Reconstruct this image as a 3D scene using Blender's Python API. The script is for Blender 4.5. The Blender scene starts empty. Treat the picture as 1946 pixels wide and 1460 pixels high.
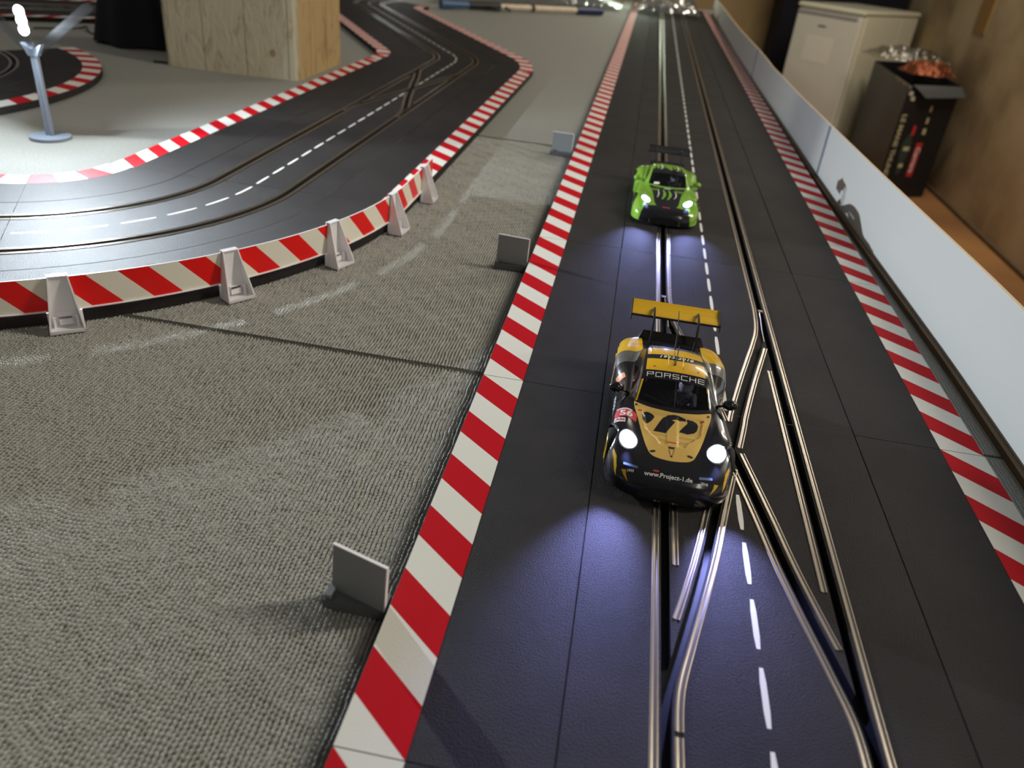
import bpy, bmesh, math, random
import numpy as np
from mathutils import Vector, Matrix
from mathutils.bvhtree import BVHTree
random.seed(7)
C = bpy.context.scene.collection
PI = math.pi
sin, cos, rad = math.sin, math.cos, math.radians

# ------------------------------------------------------------------ camera
cam_d = bpy.data.cameras.new('camera'); cam = bpy.data.objects.new('camera', cam_d); C.objects.link(cam)
yaw, pitch, roll = -0.10936, 0.53054, 0.10786
fwd = Vector((sin(yaw)*cos(pitch), cos(yaw)*cos(pitch), -sin(pitch)))
rgt = Vector((cos(yaw), -sin(yaw), 0)); up = rgt.cross(fwd)
r2 = cos(roll)*rgt + sin(roll)*up; u2 = r2.cross(fwd)
mw = Matrix((r2, u2, -fwd)).transposed().to_4x4(); mw.translation = Vector((-0.11259, -0.35414, 0.32195))
cam.matrix_world = mw
cam_d.sensor_width = 36; cam_d.sensor_fit = 'HORIZONTAL'; cam_d.lens = 1496.68/1946*36
cam_d.clip_start = 0.01; cam_d.clip_end = 50
cam_d.dof.use_dof = True; cam_d.dof.focus_distance = 0.60; cam_d.dof.aperture_fstop = 8.0
sc = bpy.context.scene; sc.camera = cam
sc.view_settings.view_transform = 'Standard'; sc.view_settings.look = 'None'
sc.view_settings.exposure = 0.0; sc.view_settings.gamma = 1.0
try: sc.view_settings.use_curve_mapping = False
except Exception: pass

# ------------------------------------------------------------------ world + large lights
w = bpy.data.worlds.new('basement_air'); sc.world = w; w.use_nodes = True
w.node_tree.nodes['Background'].inputs[0].default_value = (0.80, 0.78, 0.74, 1)
w.node_tree.nodes['Background'].inputs[1].default_value = 0.105

def area(name, loc, target, sx, sy, power, col):
    l = bpy.data.lights.new(name, 'AREA'); l.shape = 'RECTANGLE'; l.size = sx; l.size_y = sy; l.energy = power; l.color = col
    o = bpy.data.objects.new(name, l); C.objects.link(o); o.location = loc
    o.rotation_euler = (Vector(target)-Vector(loc)).to_track_quat('-Z', 'Y').to_euler(); return o
area('ceiling_tube_light', (1.50, 0.75, 1.22), (-0.1, 0.6, 0), 0.14, 1.3, 34, (1.0, 0.93, 0.80))
area('far_ceiling_light', (1.35, 3.3, 1.55), (0.2, 3.6, -0.3), 0.14, 1.3, 42, (1.0, 0.90, 0.74))
area('left_fill_light', (-2.3, 1.6, 1.7), (-0.2, 1.2, 0), 1.6, 1.6, 5, (1.0, 0.95, 0.87))  # unseen soft fill, added to brighten the white panels from the left
area('near_ceiling_light', (0.9, -1.3, 1.5), (1.2, 2.5, -0.3), 0.2, 1.2, 7, (1.0, 0.94, 0.84))

# ------------------------------------------------------------------ helpers
def tag(o, label, cat, group=None, kind=None):
    if label: o['label'] = label
    if cat: o['category'] = cat
    if group: o['group'] = group
    if kind: o['kind'] = kind
    return o
def empty(name, loc=(0, 0, 0), rz=0, label=None, cat=None, group=None):
    o = bpy.data.objects.new(name, None); C.objects.link(o); o.location = loc; o.rotation_euler = (0, 0, rz)
    o.empty_display_size = 0.02
    return tag(o, label, cat, group)
class MB:
    def __init__(s): s.v = []; s.f = []; s.m = []
    def add(s, vs, fs, mi=0, T=None):
        b = len(s.v)
        s.v += [tuple(T @ Vector(p)) if T else tuple(p) for p in vs]
        s.f += [tuple(b+i for i in f) for f in fs]; s.m += [mi]*len(fs); return s
    def box(s, x0, x1, y0, y1, z0, z1, mi=0, T=None):
        v = [(x, y, z) for z in (z0, z1) for y in (y0, y1) for x in (x0, x1)]
        return s.add(v, [(0, 2, 3, 1), (4, 5, 7, 6), (0, 1, 5, 4), (2, 6, 7, 3), (0, 4, 6, 2), (1, 3, 7, 5)], mi, T)
    def prism(s, poly, z0, z1, mi=0, T=None):       # polygon in xy
        n = len(poly); v = [(x, y, z0) for x, y in poly]+[(x, y, z1) for x, y in poly]
        f = [tuple(range(n-1, -1, -1)), tuple(range(n, 2*n))]+[(i, (i+1) % n, n+(i+1) % n, n+i) for i in range(n)]
        return s.add(v, f, mi, T)
    def tube(s, pts, r, n=8, mi=0, T=None, cap=True):
        pts = [Vector(p) for p in pts]; vs = []; fs = []
        rs = r if isinstance(r, (list, tuple)) else [r]*len(pts)
        prev = None
        for i, p in enumerate(pts):
            d = (pts[min(i+1, len(pts)-1)]-pts[max(i-1, 0)]).normalized()
            if prev is None: a = d.orthogonal().normalized()
            else: a = (prev - d*prev.dot(d)).normalized()
            prev = a; b = d.cross(a)
            for k in range(n):
                t = 2*PI*k/n; vs.append(p + (a*cos(t)+b*sin(t))*rs[i])
        for i in range(len(pts)-1):
            for k in range(n):
                k2 = (k+1) % n; fs.append((i*n+k, i*n+k2, (i+1)*n+k2, (i+1)*n+k))
        if cap: fs += [tuple(range(n-1, -1, -1)), tuple((len(pts)-1)*n+k for k in range(n))]
        return s.add(vs, fs, mi, T)
    def lathe(s, prof, n=24, mi=0, T=None):         # prof (r,z) about z
        vs = []; fs = []
        for r, z in prof:
            for k in range(n): vs.append((r*cos(2*PI*k/n), r*sin(2*PI*k/n), z))
        for i in range(len(prof)-1):
            for k in range(n):
                k2 = (k+1) % n; fs.append((i*n+k, i*n+k2, (i+1)*n+k2, (i+1)*n+k))
        fs += [tuple(range(n-1, -1, -1)), tuple((len(prof)-1)*n+k for k in range(n))]
        return s.add(vs, fs, mi, T)
    def ellipsoid(s, c, r, n=16, m=10, mi=0, T=None):
        vs = []; fs = []
        for i in range(m+1):
            a = PI*i/m
            for k in range(n):
                t = 2*PI*k/n; vs.append((c[0]+r[0]*sin(a)*cos(t), c[1]+r[1]*sin(a)*sin(t), c[2]+r[2]*cos(a)))
        for i in range(m):
            for k in range(n):
                k2 = (k+1) % n; fs.append((i*n+k, (i+1)*n+k, (i+1)*n+k2, i*n+k2))
        return s.add(vs, fs, mi, T)
    def build(s, name, mats, parent=None, smooth=False, label=None, sharp=None):
        me = bpy.data.meshes.new(name); me.from_pydata(s.v, [], s.f)
        for m in (mats if isinstance(mats, (list, tuple)) else [mats]): me.materials.append(m)
        me.polygons.foreach_set('material_index', s.m)
        if smooth: me.polygons.foreach_set('use_smooth', [True]*len(s.f))
        bm = bmesh.new(); bm.from_mesh(me); bmesh.ops.remove_doubles(bm, verts=bm.verts, dist=1e-7)
        bmesh.ops.recalc_face_normals(bm, faces=bm.faces); bm.to_mesh(me); bm.free()
        if smooth and sharp: me.set_sharp_from_angle(angle=rad(sharp))
        me.update()
        o = bpy.data.objects.new(name, me); C.objects.link(o)
        if parent: o.parent = parent
        if label: o['label'] = label
        return o
kids = {}
def copy_tree(o, parent=None):
    c = o.copy(); C.objects.link(c); c.parent = parent
    for ch in [x for x in list(bpy.data.objects) if x.parent == o]: copy_tree(ch, c)
    return c

# ------------------------------------------------------------------ materials
def mat(name, col=(0.5, 0.5, 0.5), rough=0.5, metal=0.0, spec=0.5, emit=None, estr=0, coat=0.0, noise=None, bump=None, trans=0.0, alpha=1.0):
    m = bpy.data.materials.new(name); m.use_nodes = True; nt = m.node_tree; b = nt.nodes['Principled BSDF']
    b.inputs['Base Color'].default_value = (*col, 1); b.inputs['Roughness'].default_value = rough
    b.inputs['Metallic'].default_value = metal; b.inputs['Specular IOR Level'].default_value = spec
    b.inputs['Coat Weight'].default_value = coat; b.inputs['Coat Roughness'].default_value = 0.05
    b.inputs['Transmission Weight'].default_value = trans; b.inputs['Alpha'].default_value = alpha
    if emit: b.inputs['Emission Color'].default_value = (*emit, 1); b.inputs['Emission Strength'].default_value = estr
    tc = nt.nodes.new('ShaderNodeTexCoord')
    if noise:       # (scale, amount, col2)
        n = nt.nodes.new('ShaderNodeTexNoise'); n.inputs['Scale'].default_value = noise[0]; n.inputs['Detail'].default_value = 4
        nt.links.new(tc.outputs['Object'], n.inputs['Vector'])
        rp = nt.nodes.new('ShaderNodeValToRGB'); rp.color_ramp.elements[0].position = 0.35; rp.color_ramp.elements[1].position = 0.7
        rp.color_ramp.elements[0].color = (*col, 1); rp.color_ramp.elements[1].color = (*noise[1], 1)
        nt.links.new(n.outputs['Fac'], rp.inputs[0]); nt.links.new(rp.outputs[0], b.inputs['Base Color'])
    if bump:        # (scale, strength, distance)
        n = nt.nodes.new('ShaderNodeTexNoise'); n.inputs['Scale'].default_value = bump[0]; n.inputs['Detail'].default_value = 3
        nt.links.new(tc.outputs['Object'], n.inputs['Vector'])
        bp = nt.nodes.new('ShaderNodeBump'); bp.inputs['Strength'].default_value = bump[1]; bp.inputs['Distance'].default_value = bump[2]
        nt.links.new(n.outputs['Fac'], bp.inputs['Height']); nt.links.new(bp.outputs[0], b.inputs['Normal'])
    return m
M = {}
M['track'] = mat('track_plastic', (0.025, 0.0225, 0.0225), 0.60, spec=0.25, noise=(14, (0.036, 0.032, 0.031)), bump=(1050, 0.9, 0.0011))
M['track'].node_tree.nodes['Principled BSDF'].inputs['IOR'].default_value = 1.32
M['side'] = mat('track_side', (0.035, 0.035, 0.036), 0.5)
M['slot'] = mat('slot_black', (0.006, 0.006, 0.006), 0.6)
M['rail'] = mat('rail_steel', (0.50, 0.44, 0.37), 0.28, metal=1.0)
M['white'] = mat('line_white', (0.80, 0.79, 0.76), 0.5)
M['cream'] = mat('curb_white', (0.74, 0.73, 0.67), 0.6, spec=0.3, bump=(900, 0.3, 0.0004))
M['red'] = mat('curb_red', (0.50, 0.001, 0.008), 0.65, spec=0.12, bump=(900, 0.2, 0.0004))
M['gcream'] = mat('guard_cream', (0.90, 0.86, 0.73), 0.32)
M['gred'] = mat('guard_red', (0.90, 0.008, 0.006), 0.3)
M['plas'] = mat('white_plastic', (0.90, 0.88, 0.90), 0.35)
M['grey'] = mat('grey_plastic', (0.25, 0.26, 0.26), 0.38)
M['greyd'] = mat('dark_grey_plastic', (0.10, 0.105, 0.10), 0.42)
M['panel'] = mat('white_panel', (0.62, 0.61, 0.585), 0.42, bump=(3, 0.1, 0.01))
M['woodedge'] = mat('raw_edge', (0.62, 0.45, 0.28), 0.7)
M['batten'] = mat('brown_batten', (0.11, 0.07, 0.035), 0.7, noise=(20, (0.16, 0.10, 0.05)))
M['black'] = mat('gloss_black', (0.010, 0.010, 0.014), 0.22, coat=0.6)
M['matblack'] = mat('matt_black', (0.010, 0.010, 0.011), 0.55)
M['cloth'] = mat('black_cloth', (0.006, 0.006, 0.012), 0.9)
M['yellow'] = mat('car_yellow', (0.80, 0.47, 0.015), 0.28, coat=0.4)
M['gold'] = mat('hood_lit_gold', (0.70, 0.46, 0.12), 0.30, coat=0.3)  # yellow paint paled for bluish headlight light, put into the colour
M['deckreflection'] = mat('deck_reflection_silver', (0.50, 0.52, 0.66), 0.2, metal=0.8)  # headlight reflection on gloss black, put into a silver colour
M['silver'] = mat('fender_sheen_grey', (0.17, 0.165, 0.16), 0.30, metal=0.3, coat=0.5)  # grey painted on for the sheen of the black rear fenders
M['carred'] = mat('decal_red', (0.62, 0.04, 0.05), 0.4)
M['pink'] = mat('decal_plate_red', (0.70, 0.07, 0.10), 0.4)
M['blue'] = mat('decal_blue', (0.10, 0.17, 0.32), 0.5)
M['orange'] = mat('decal_orange', (0.75, 0.22, 0.06), 0.4)
M['txt'] = mat('decal_white', (0.85, 0.85, 0.85), 0.4)
M['rubber'] = mat('tyre_rubber', (0.015, 0.015, 0.016), 0.8)
M['green'] = mat('car_green', (0.21, 0.43, 0.035), 0.25, coat=0.5)
M['clear'] = None
def mixglass(name, tcol, gcol, rough, ior, amount=None, bump=None):
    m = bpy.data.materials.new(name); m.use_nodes = True; nt = m.node_tree; nt.nodes.clear()
    o = nt.nodes.new('ShaderNodeOutputMaterial'); t = nt.nodes.new('ShaderNodeBsdfTransparent'); g = nt.nodes.new('ShaderNodeBsdfGlossy')
    mx = nt.nodes.new('ShaderNodeMixShader'); t.inputs[0].default_value = (*tcol, 1); g.inputs[0].default_value = (*gcol, 1); g.inputs['Roughness'].default_value = rough
    if amount is None:
        f = nt.nodes.new('ShaderNodeFresnel'); f.inputs[0].default_value = ior; nt.links.new(f.outputs[0], mx.inputs[0])
    else: mx.inputs[0].default_value = amount
    if bump:
        tc = nt.nodes.new('ShaderNodeTexCoord'); n = nt.nodes.new('ShaderNodeTexNoise'); n.inputs['Scale'].default_value = bump[0]
        bp = nt.nodes.new('ShaderNodeBump'); bp.inputs['Strength'].default_value = bump[1]; bp.inputs['Distance'].default_value = bump[2]
        nt.links.new(tc.outputs['Object'], n.inputs['Vector']); nt.links.new(n.outputs['Fac'], bp.inputs['Height']); nt.links.new(bp.outputs[0], g.inputs['Normal'])
    nt.links.new(t.outputs[0], mx.inputs[1]); nt.links.new(g.outputs[0], mx.inputs[2]); nt.links.new(mx.outputs[0], o.inputs[0]); return m
M['glass'] = mixglass('tinted_window', (0.60, 0.60, 0.68), (1, 1, 1), 0.04, 1.5)
M['clear'] = mixglass('clear_plastic', (0.80, 0.82, 0.86), (1, 1, 1), 0.12, 1.5, amount=0.10)
M['film'] = mixglass('crumpled_film', (0.86, 0.87, 0.86), (0.95, 0.97, 0.95), 0.22, 1.5, amount=0.6, bump=(30, 0.8, 0.02))
M['bagfilm'] = mixglass('bag_film', (0.80, 0.79, 0.74), (0.85, 0.84, 0.78), 0.3, 1.5, amount=0.32, bump=(30, 0.8, 0.02))
M['led'] = mat('headlight_led', (1, 1, 1), 0.3, emit=(0.80, 0.87, 1.0), estr=22)
M['reflector'] = mat('headlight_reflector', (0.8, 0.85, 0.95), 0.25, metal=0.6, emit=(0.45, 0.58, 1.0), estr=1.1)
M['lens'] = mixglass('headlight_glass', (0.95, 0.96, 1.0), (1, 1, 1), 0.03, 1.5)
M['lampled'] = mat('street_lamp_led', (1, 1, 1), 0.3, emit=(0.93, 0.97, 1.0), estr=70)
M['lamppole'] = mat('lamp_grey_blue', (0.23, 0.27, 0.33), 0.3)
M['fridge'] = mat('fridge_white', (0.86, 0.83, 0.66), 0.35)
M['fridgedoor'] = mat('fridge_door_white', (0.80, 0.78, 0.68), 0.4)
M['copper'] = mat('copper_foil', (0.36, 0.11, 0.055), 0.35, metal=0.8, bump=(40, 1, 0.02))
M['boxgrey'] = mat('cardboard_grey', (0.085, 0.09, 0.095), 0.45)
M['boxblack'] = mat('cardboard_black', (0.012, 0.012, 0.014), 0.5)
M['boxtext'] = mat('cardboard_print_cream', (0.62, 0.57, 0.36), 0.5)
M['torn'] = mat('torn_paper', (0.55, 0.50, 0.40), 0.8)
M['cork'] = mat('cream_handle', (0.72, 0.62, 0.50), 0.6, noise=(60, (0.62, 0.50, 0.38)))
M['navy'] = mat('navy_plastic', (0.015, 0.03, 0.09), 0.4)
M['bluepl'] = mat('blue_plastic', (0.05, 0.12, 0.25), 0.4)

def carpet_mat(fibre=False):
    m = bpy.data.materials.new('grey_ribbed_carpet_near' if fibre else 'grey_ribbed_carpet'); m.use_nodes = True; nt = m.node_tree; N = nt.nodes; L = nt.links; b = N['Principled BSDF']
    b.inputs['Roughness'].default_value = 0.58; b.inputs['Specular IOR Level'].default_value = 0.5
    g = N.new('ShaderNodeNewGeometry'); sx = N.new('ShaderNodeSeparateXYZ'); L.new(g.outputs['Position'], sx.inputs[0])
    def math_(op, a, bb=None, c=None):
        n = N.new('ShaderNodeMath'); n.operation = op
        for i, x in enumerate((a, bb, c)):
            if x is None: continue
            if isinstance(x, (int, float)): n.inputs[i].default_value = x
            else: L.new(x, n.inputs[i])
        return n.outputs[0]
    wob = N.new('ShaderNodeTexNoise'); wob.inputs['Scale'].default_value = 60; L.new(g.outputs['Position'], wob.inputs['Vector'])
    wx = math_('MULTIPLY_ADD', wob.outputs['Fac'], 0.0022, sx.outputs[0])
    rib = math_('SINE', math_('MULTIPLY', wx, 2*PI/0.0028))
    ribi = math_('FLOOR', math_('DIVIDE', wx, 0.0028))
    bead = math_('SINE', math_('MULTIPLY_ADD', sx.outputs[1], 2*PI/0.0034, math_('MULTIPLY', ribi, 2.4)))
    h = math_('MULTIPLY_ADD', rib, 0.5, 0.5); h = math_('POWER', h, 0.7)
    h2 = math_('MULTIPLY_ADD', bead, 0.22, 0.78); h = math_('MULTIPLY', h, h2)
    fz = N.new('ShaderNodeTexNoise'); fz.inputs['Scale'].default_value = 1500; fz.inputs['Detail'].default_value = 2; L.new(g.outputs['Position'], fz.inputs['Vector'])
    h = math_('MULTIPLY_ADD', fz.outputs['Fac'], 0.35, h)
    bp = N.new('ShaderNodeBump'); bp.inputs['Strength'].default_value = 1.0; bp.inputs['Distance'].default_value = 0.0011
    L.new(h, bp.inputs['Height']); L.new(bp.outputs[0], b.inputs['Normal'])
    # yarn colour: fleck by fleck, with dark backing threads between the ribs
    fl = N.new('ShaderNodeTexNoise'); fl.inputs['Scale'].default_value = 420; fl.inputs['Detail'].default_value = 3; L.new(g.outputs['Position'], fl.inputs['Vector'])
    rp = N.new('ShaderNodeValToRGB'); rp.color_ramp.elements[0].position = 0.30; rp.color_ramp.elements[1].position = 0.70
    rp.color_ramp.elements[0].color = (0.27, 0.268, 0.238, 1); rp.color_ramp.elements[1].color = (0.41, 0.408, 0.372, 1)
    L.new(fl.outputs['Fac'], rp.inputs[0]); L.new(rp.outputs[0], b.inputs['Base Color'])
    if fibre: L.new(fz.outputs['Fac'], bp.inputs['Height']); bp.inputs['Distance'].default_value = 0.0002
    return m
M['carpetp'] = carpet_mat(True)
M['carpet'] = carpet_mat()
def noise_wall(name, c1, c2, c3, scale):
    m = bpy.data.materials.new(name); m.use_nodes = True; nt = m.node_tree; N = nt.nodes; L = nt.links; b = N['Principled BSDF']; b.inputs['Roughness'].default_value = 0.9
    tc = N.new('ShaderNodeTexCoord'); n = N.new('ShaderNodeTexNoise'); n.inputs['Scale'].default_value = scale; n.inputs['Detail'].default_value = 6
    L.new(tc.outputs['Object'], n.inputs['Vector'])
    rp = N.new('ShaderNodeValToRGB'); e = rp.color_ramp.elements; e[0].position = 0.32; e[0].color = (*c1, 1); e[1].position = 0.5; e[1].color = (*c2, 1)
    k = e.new(0.68); k.color = (*c3, 1)
    L.new(n.outputs['Fac'], rp.inputs[0]); L.new(rp.outputs[0], b.inputs['Base Color'])
    bp = N.new('ShaderNodeBump'); bp.inputs['Distance'].default_value = 0.02; bp.inputs['Strength'].default_value = 0.4; L.new(n.outputs['Fac'], bp.inputs['Height']); L.new(bp.outputs[0], b.inputs['Normal'])
    return m
M['wall'] = noise_wall('basement_plaster', (0.26, 0.175, 0.09), (0.46, 0.34, 0.19), (0.55, 0.42, 0.25), 2.2)
M['wallb'] = noise_wall('basement_back_plaster', (0.22, 0.14, 0.06), (0.42, 0.29, 0.14), (0.5, 0.36, 0.19), 1.2)
M['floor'] = noise_wall('orange_brown_boards', (0.20, 0.09, 0.03), (0.30, 0.14, 0.045), (0.38, 0.19, 0.06), 1.5)
def pillar_mat(name, base, vein):
    m = bpy.data.materials.new(name); m.use_nodes = True; nt = m.node_tree; N = nt.nodes; L = nt.links; b = N['Principled BSDF']; b.inputs['Roughness'].default_value = 0.8
    tc = N.new('ShaderNodeTexCoord'); mp = N.new('ShaderNodeMapping'); mp.inputs['Scale'].default_value = (1, 1, 0.30); L.new(tc.outputs['Object'], mp.inputs[0])
    n = N.new('ShaderNodeTexNoise'); n.inputs['Scale'].default_value = 34; n.inputs['Detail'].default_value = 12; n.inputs['Roughness'].default_value = 0.68; n.inputs['Distortion'].default_value = 1.5; L.new(mp.outputs[0], n.inputs['Vector'])
    rp = N.new('ShaderNodeValToRGB'); e = rp.color_ramp.elements; e[0].position = 0.3; e[0].color = (*vein, 1); e[1].position = 0.46; e[1].color = (*base, 1)
    L.new(n.outputs['Fac'], rp.inputs[0])
    # board joints
    sx = N.new('ShaderNodeSeparateXYZ'); L.new(tc.outputs['Object'], sx.inputs[0])
    ad = N.new('ShaderNodeMath'); ad.operation = 'ADD'; L.new(sx.outputs[0], ad.inputs[0]); L.new(sx.outputs[1], ad.inputs[1])
    ml = N.new('ShaderNodeMath'); ml.operation = 'MULTIPLY'; ml.inputs[1].default_value = 10.5; L.new(ad.outputs[0], ml.inputs[0])
    fr = N.new('ShaderNodeMath'); fr.operation = 'FRACT'; L.new(ml.outputs[0], fr.inputs[0])
    lt = N.new('ShaderNodeMath'); lt.operation = 'LESS_THAN'; lt.inputs[1].default_value = 0.022; L.new(fr.outputs[0], lt.inputs[0])
    mx = N.new('ShaderNodeMix'); mx.data_type = 'RGBA'; L.new(lt.outputs[0], mx.inputs[0]); L.new(rp.outputs[0], mx.inputs[6]); mx.inputs[7].default_value = (*[v*0.8 for v in vein], 1)
    L.new(mx.outputs[2], b.inputs['Base Color'])
    bp = N.new('ShaderNodeBump'); bp.inputs['Distance'].default_value = 0.006; L.new(n.outputs['Fac'], bp.inputs['Height']); L.new(bp.outputs[0], b.inputs['Normal'])
    return m
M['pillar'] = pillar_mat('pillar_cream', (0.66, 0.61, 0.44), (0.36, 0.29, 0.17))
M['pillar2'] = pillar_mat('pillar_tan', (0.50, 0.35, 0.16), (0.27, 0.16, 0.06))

# ------------------------------------------------------------------ the setting
TZ = -0.012      # carpet level; track surface is z = 0
FZ = -0.80
def struct(name, mb, mats, **k):
    o = mb.build(name, mats, **k); o['kind'] = 'structure'; return o
struct('floor', MB().box(-4.5, 1.9, -2.5, 6.7, FZ-0.05, FZ), M['floor'])
struct('wall_right', MB().box(1.66, 1.78, -2.5, 6.7, FZ, 1.9), M['wall'])
struct('wall_back', MB().box(-4.5, 1.66, 6.5, 6.62, FZ, 1.9), M['wallb'])
struct('baseboard_right', MB().box(1.645, 1.66, -2.5, 6.5, FZ, FZ+0.02), M['batten'])
# table carrying the carpet tiles
t = empty('table', (-1.3, 1.5, FZ), label='large layout table under the grey carpet', cat='table')
MB().box(-1.2, 1.56, -2.6, 3.2, 0.755, 0.780).build('table_top', M['batten'], t)
for x in (-1.1, 1.4):
    for y in (-2.4, 3.0): MB().box(x-0.03, x+0.03, y-0.03, y+0.03, 0, 0.755).build('leg', M['batten'], t)
SY = 0.222
def carpet(x0, x1, y0, y1, label, patch, dx, dy):
    """carpet tile whose woven ribs are modelled in the patch (px0, px1, py0, py1) near the camera"""
    a, b, c_, d_ = patch; nx = int((b-a)/dx); ny = int((d_-c_)/dy); PR = 0.0028; PB = 0.0031
    xs = np.linspace(a, b, nx+1); ys = np.linspace(c_, d_, ny+1); X, Y = np.meshgrid(xs, ys)
    wob = 0.5*(0.0007*np.sin(37*X+61*Y)+0.0006*np.sin(101*Y-53*X+1.0)+0.0004*np.sin(190*Y+140*X)+0.0003*np.sin(410*Y-260*X))
    XW = X+wob; ri = np.floor(XW/PR); fr = XW/PR-ri
    def hsh(p, q): v = np.sin(p*127.1+q*311.7)*43758.5453; return v-np.floor(v)
    yb = (Y+0.0006*np.sin(90*X+150*Y))/PB+hsh(ri, 3.0*np.ones_like(ri)); bi = np.floor(yb); fb = yb-bi
    j1 = hsh(ri, bi)
    rib = np.sin(np.pi*fr)**1.1; bead = 0.42+0.58*np.sin(np.pi*fb)**0.8*(0.7+0.6*j1)
    Z = TZ-0.0031+0.0029*rib*bead*(0.88+0.24*hsh(ri+7, np.floor(bi/3)))
    n = (nx+1)*(ny+1); co = np.stack([X.ravel(), Y.ravel(), Z.ravel()], 1)
    k = np.arange(nx*ny); q = (k//nx)*(nx+1)+(k % nx); F = np.stack([q, q+1, q+nx+2, q+nx+1], 1)
    # flat remainder round the patch and the sides
    ex = []; ef = []
    def quad(p): 
        m_ = n+len(ex); ex.extend(p); ef.append([m_, m_+1, m_+2, m_+3])
    def rect(u0, u1, v0, v1):
        if u1-u0 > 1e-5 and v1-v0 > 1e-5: quad([(u0, v0, TZ), (u1, v0, TZ), (u1, v1, TZ), (u0, v1, TZ)])
    rect(x0, a, y0, y1); rect(b, x1, y0, y1); rect(a, b, y0, c_); rect(a, b, d_, y1)
    zb = -0.0200
    for (u0, v0, u1, v1) in ((x0, y0, x1, y0), (x1, y0, x1, y1), (x1, y1, x0, y1), (x0, y1, x0, y0)): quad([(u0, v0, zb), (u1, v1, zb), (u1, v1, TZ), (u0, v0, TZ)])
    quad([(x0, y0, zb), (x0, y1, zb), (x1, y1, zb), (x1, y0, zb)])
    co = np.vstack([co, np.array(ex)]); F = np.vstack([F, np.array(ef)])
    me = bpy.data.meshes.new('carpet_tile'); me.vertices.add(len(co)); me.vertices.foreach_set('co', co.astype(np.float32).ravel())
    me.loops.add(F.size); me.loops.foreach_set('vertex_index', F.astype(np.int32).ravel()); me.polygons.add(len(F))
    me.polygons.foreach_set('loop_start', np.arange(0, F.size, 4, dtype=np.int32)); me.polygons.foreach_set('loop_total', np.full(len(F), 4, dtype=np.int32))
    me.materials.append(M['carpet']); me.materials.append(M['carpetp'])
    mi = np.zeros(len(F), dtype=np.int32); mi[:nx*ny] = 1; me.polygons.foreach_set('material_index', mi)
    me.update(calc_edges=True); me.validate()
    me.polygons.foreach_set('use_smooth', (mi == 1))
    o = bpy.data.objects.new('carpet_tile', me); C.objects.link(o); tag(o, label, 'carpet', 'grey ribbed carpet tiles on the table'); return o
carpet(-2.48, 0.24, -1.05, SY-0.0018, 'grey ribbed carpet tile in the foreground, nearer than the dark joint', (-0.72, -0.185, -0.24, SY-0.0018), 0.00056, 0.00078)
carpet(-2.48, 0.24, SY+0.0018, 4.65, 'grey carpet tile beyond the dark joint, running to the far end of the table', (-0.56, -0.185, SY+0.0018, 1.05), 0.00070, 0.00110)

# ------------------------------------------------------------------ track pieces
L = 0.345; HW = 0.099; SX = 0.0495; RAIL = 0.0060; GAP = 0.0003
DECK = [(-0.0988, -0.0112), (-0.0988, -0.0006), (-0.0984, 0)]
for s in (-SX, SX): DECK += [(s-0.0027, 0), (s-0.0025, -0.0085), (s+0.0025, -0.0085), (s+0.0027, 0)]
DECK += [(0.0984, 0), (0.0988, -0.0006), (0.0988, -0.0112)]
DECKM = [1, 1, 0, 2, 2, 2, 0, 2, 2, 2, 0, 1, 1]
RP = [(-0.0021, -0.0002), (-0.0021, 0.0004), (-0.0018, 0.0006), (-0.0011, 0.0006), (-0.0007, 0.00025), (0.0007, 0.00025), (0.0011, 0.0006), (0.0018, 0.0006), (0.0021, 0.0004), (0.0021, -0.0002)]
def sweep(mb, prof, path, mats=None, closed=False, capends=False):
    n = len(prof); vs = []; fs = []; ms = []
    for (x, y, nx, ny) in path:
        for (u, z) in prof: vs.append((x+nx*u, y+ny*u, z))
    segs = n if closed else n-1
    for i in range(len(path)-1):
        for k in range(segs):
            k2 = (k+1) % n; fs.append((i*n+k, i*n+k2, (i+1)*n+k2, (i+1)*n+k)); ms.append(mats[k] if mats else 0)
    if capends: fs += [tuple(range(n)), tuple((len(path)-1)*n+k for k in range(n-1, -1, -1))]; ms += [mats[0] if mats else 0]*2
    b = len(mb.v); mb.v += vs; mb.f += [tuple(b+i for i in f) for f in fs]; mb.m += ms
def straight(l, g=GAP): return [(0, g, 1, 0), (0, l-g, 1, 0)]
def arc(R, a0, a1, n=None):        # local frame: centre of circle at (-R,0); start heading +y ; angle 0..a, turning left
    n = n or max(8, int(abs(a1-a0)/rad(2.0)))
    return [(-R + R*cos(a0+(a1-a0)*i/n), R*sin(a0+(a1-a0)*i/n), cos(a0+(a1-a0)*i/n), sin(a0+(a1-a0)*i/n)) for i in range(n+1)]
def dashrect(mb, path_fn, s0, s1, wdt=0.0033):
    n = 4; pts = []
    vs = []
    for i in range(n+1):
        x, y, nx, ny = path_fn(s0+(s1-s0)*i/n)
        inset = 0.0006 if i in (0, n) else 0
        vs += [(x-nx*(wdt/2-inset), y-ny*(wdt/2-inset), 0.00008), (x+nx*(wdt/2-inset), y+ny*(wdt/2-inset), 0.00008)]
    mb.add(vs, [(2*i, 2*i+1, 2*i+3, 2*i+2) for i in range(n)])
def section(path, pathfn, length, ndash, name='track_section', centre=True):
    root = empty(name)
    mb = MB(); sweep(mb, DECK, path, DECKM); mb.build('deck', [M['track'], M['side'], M['slot']], root)
    for s in (-SX, SX):
        for d in (-RAIL, RAIL):
            mb = MB(); sweep(mb, [(u+s+d, z) for u, z in RP], path, capends=True); mb.build('rail', M['rail'], root, smooth=True, sharp=50)
    mb = MB()
    for k in range(ndash):
        p = length/ndash; dashrect(mb, pathfn, k*p+0.12*p, k*p+0.865*p)
    mb.build('lane_marking', M['white'], root)
    return root
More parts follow.
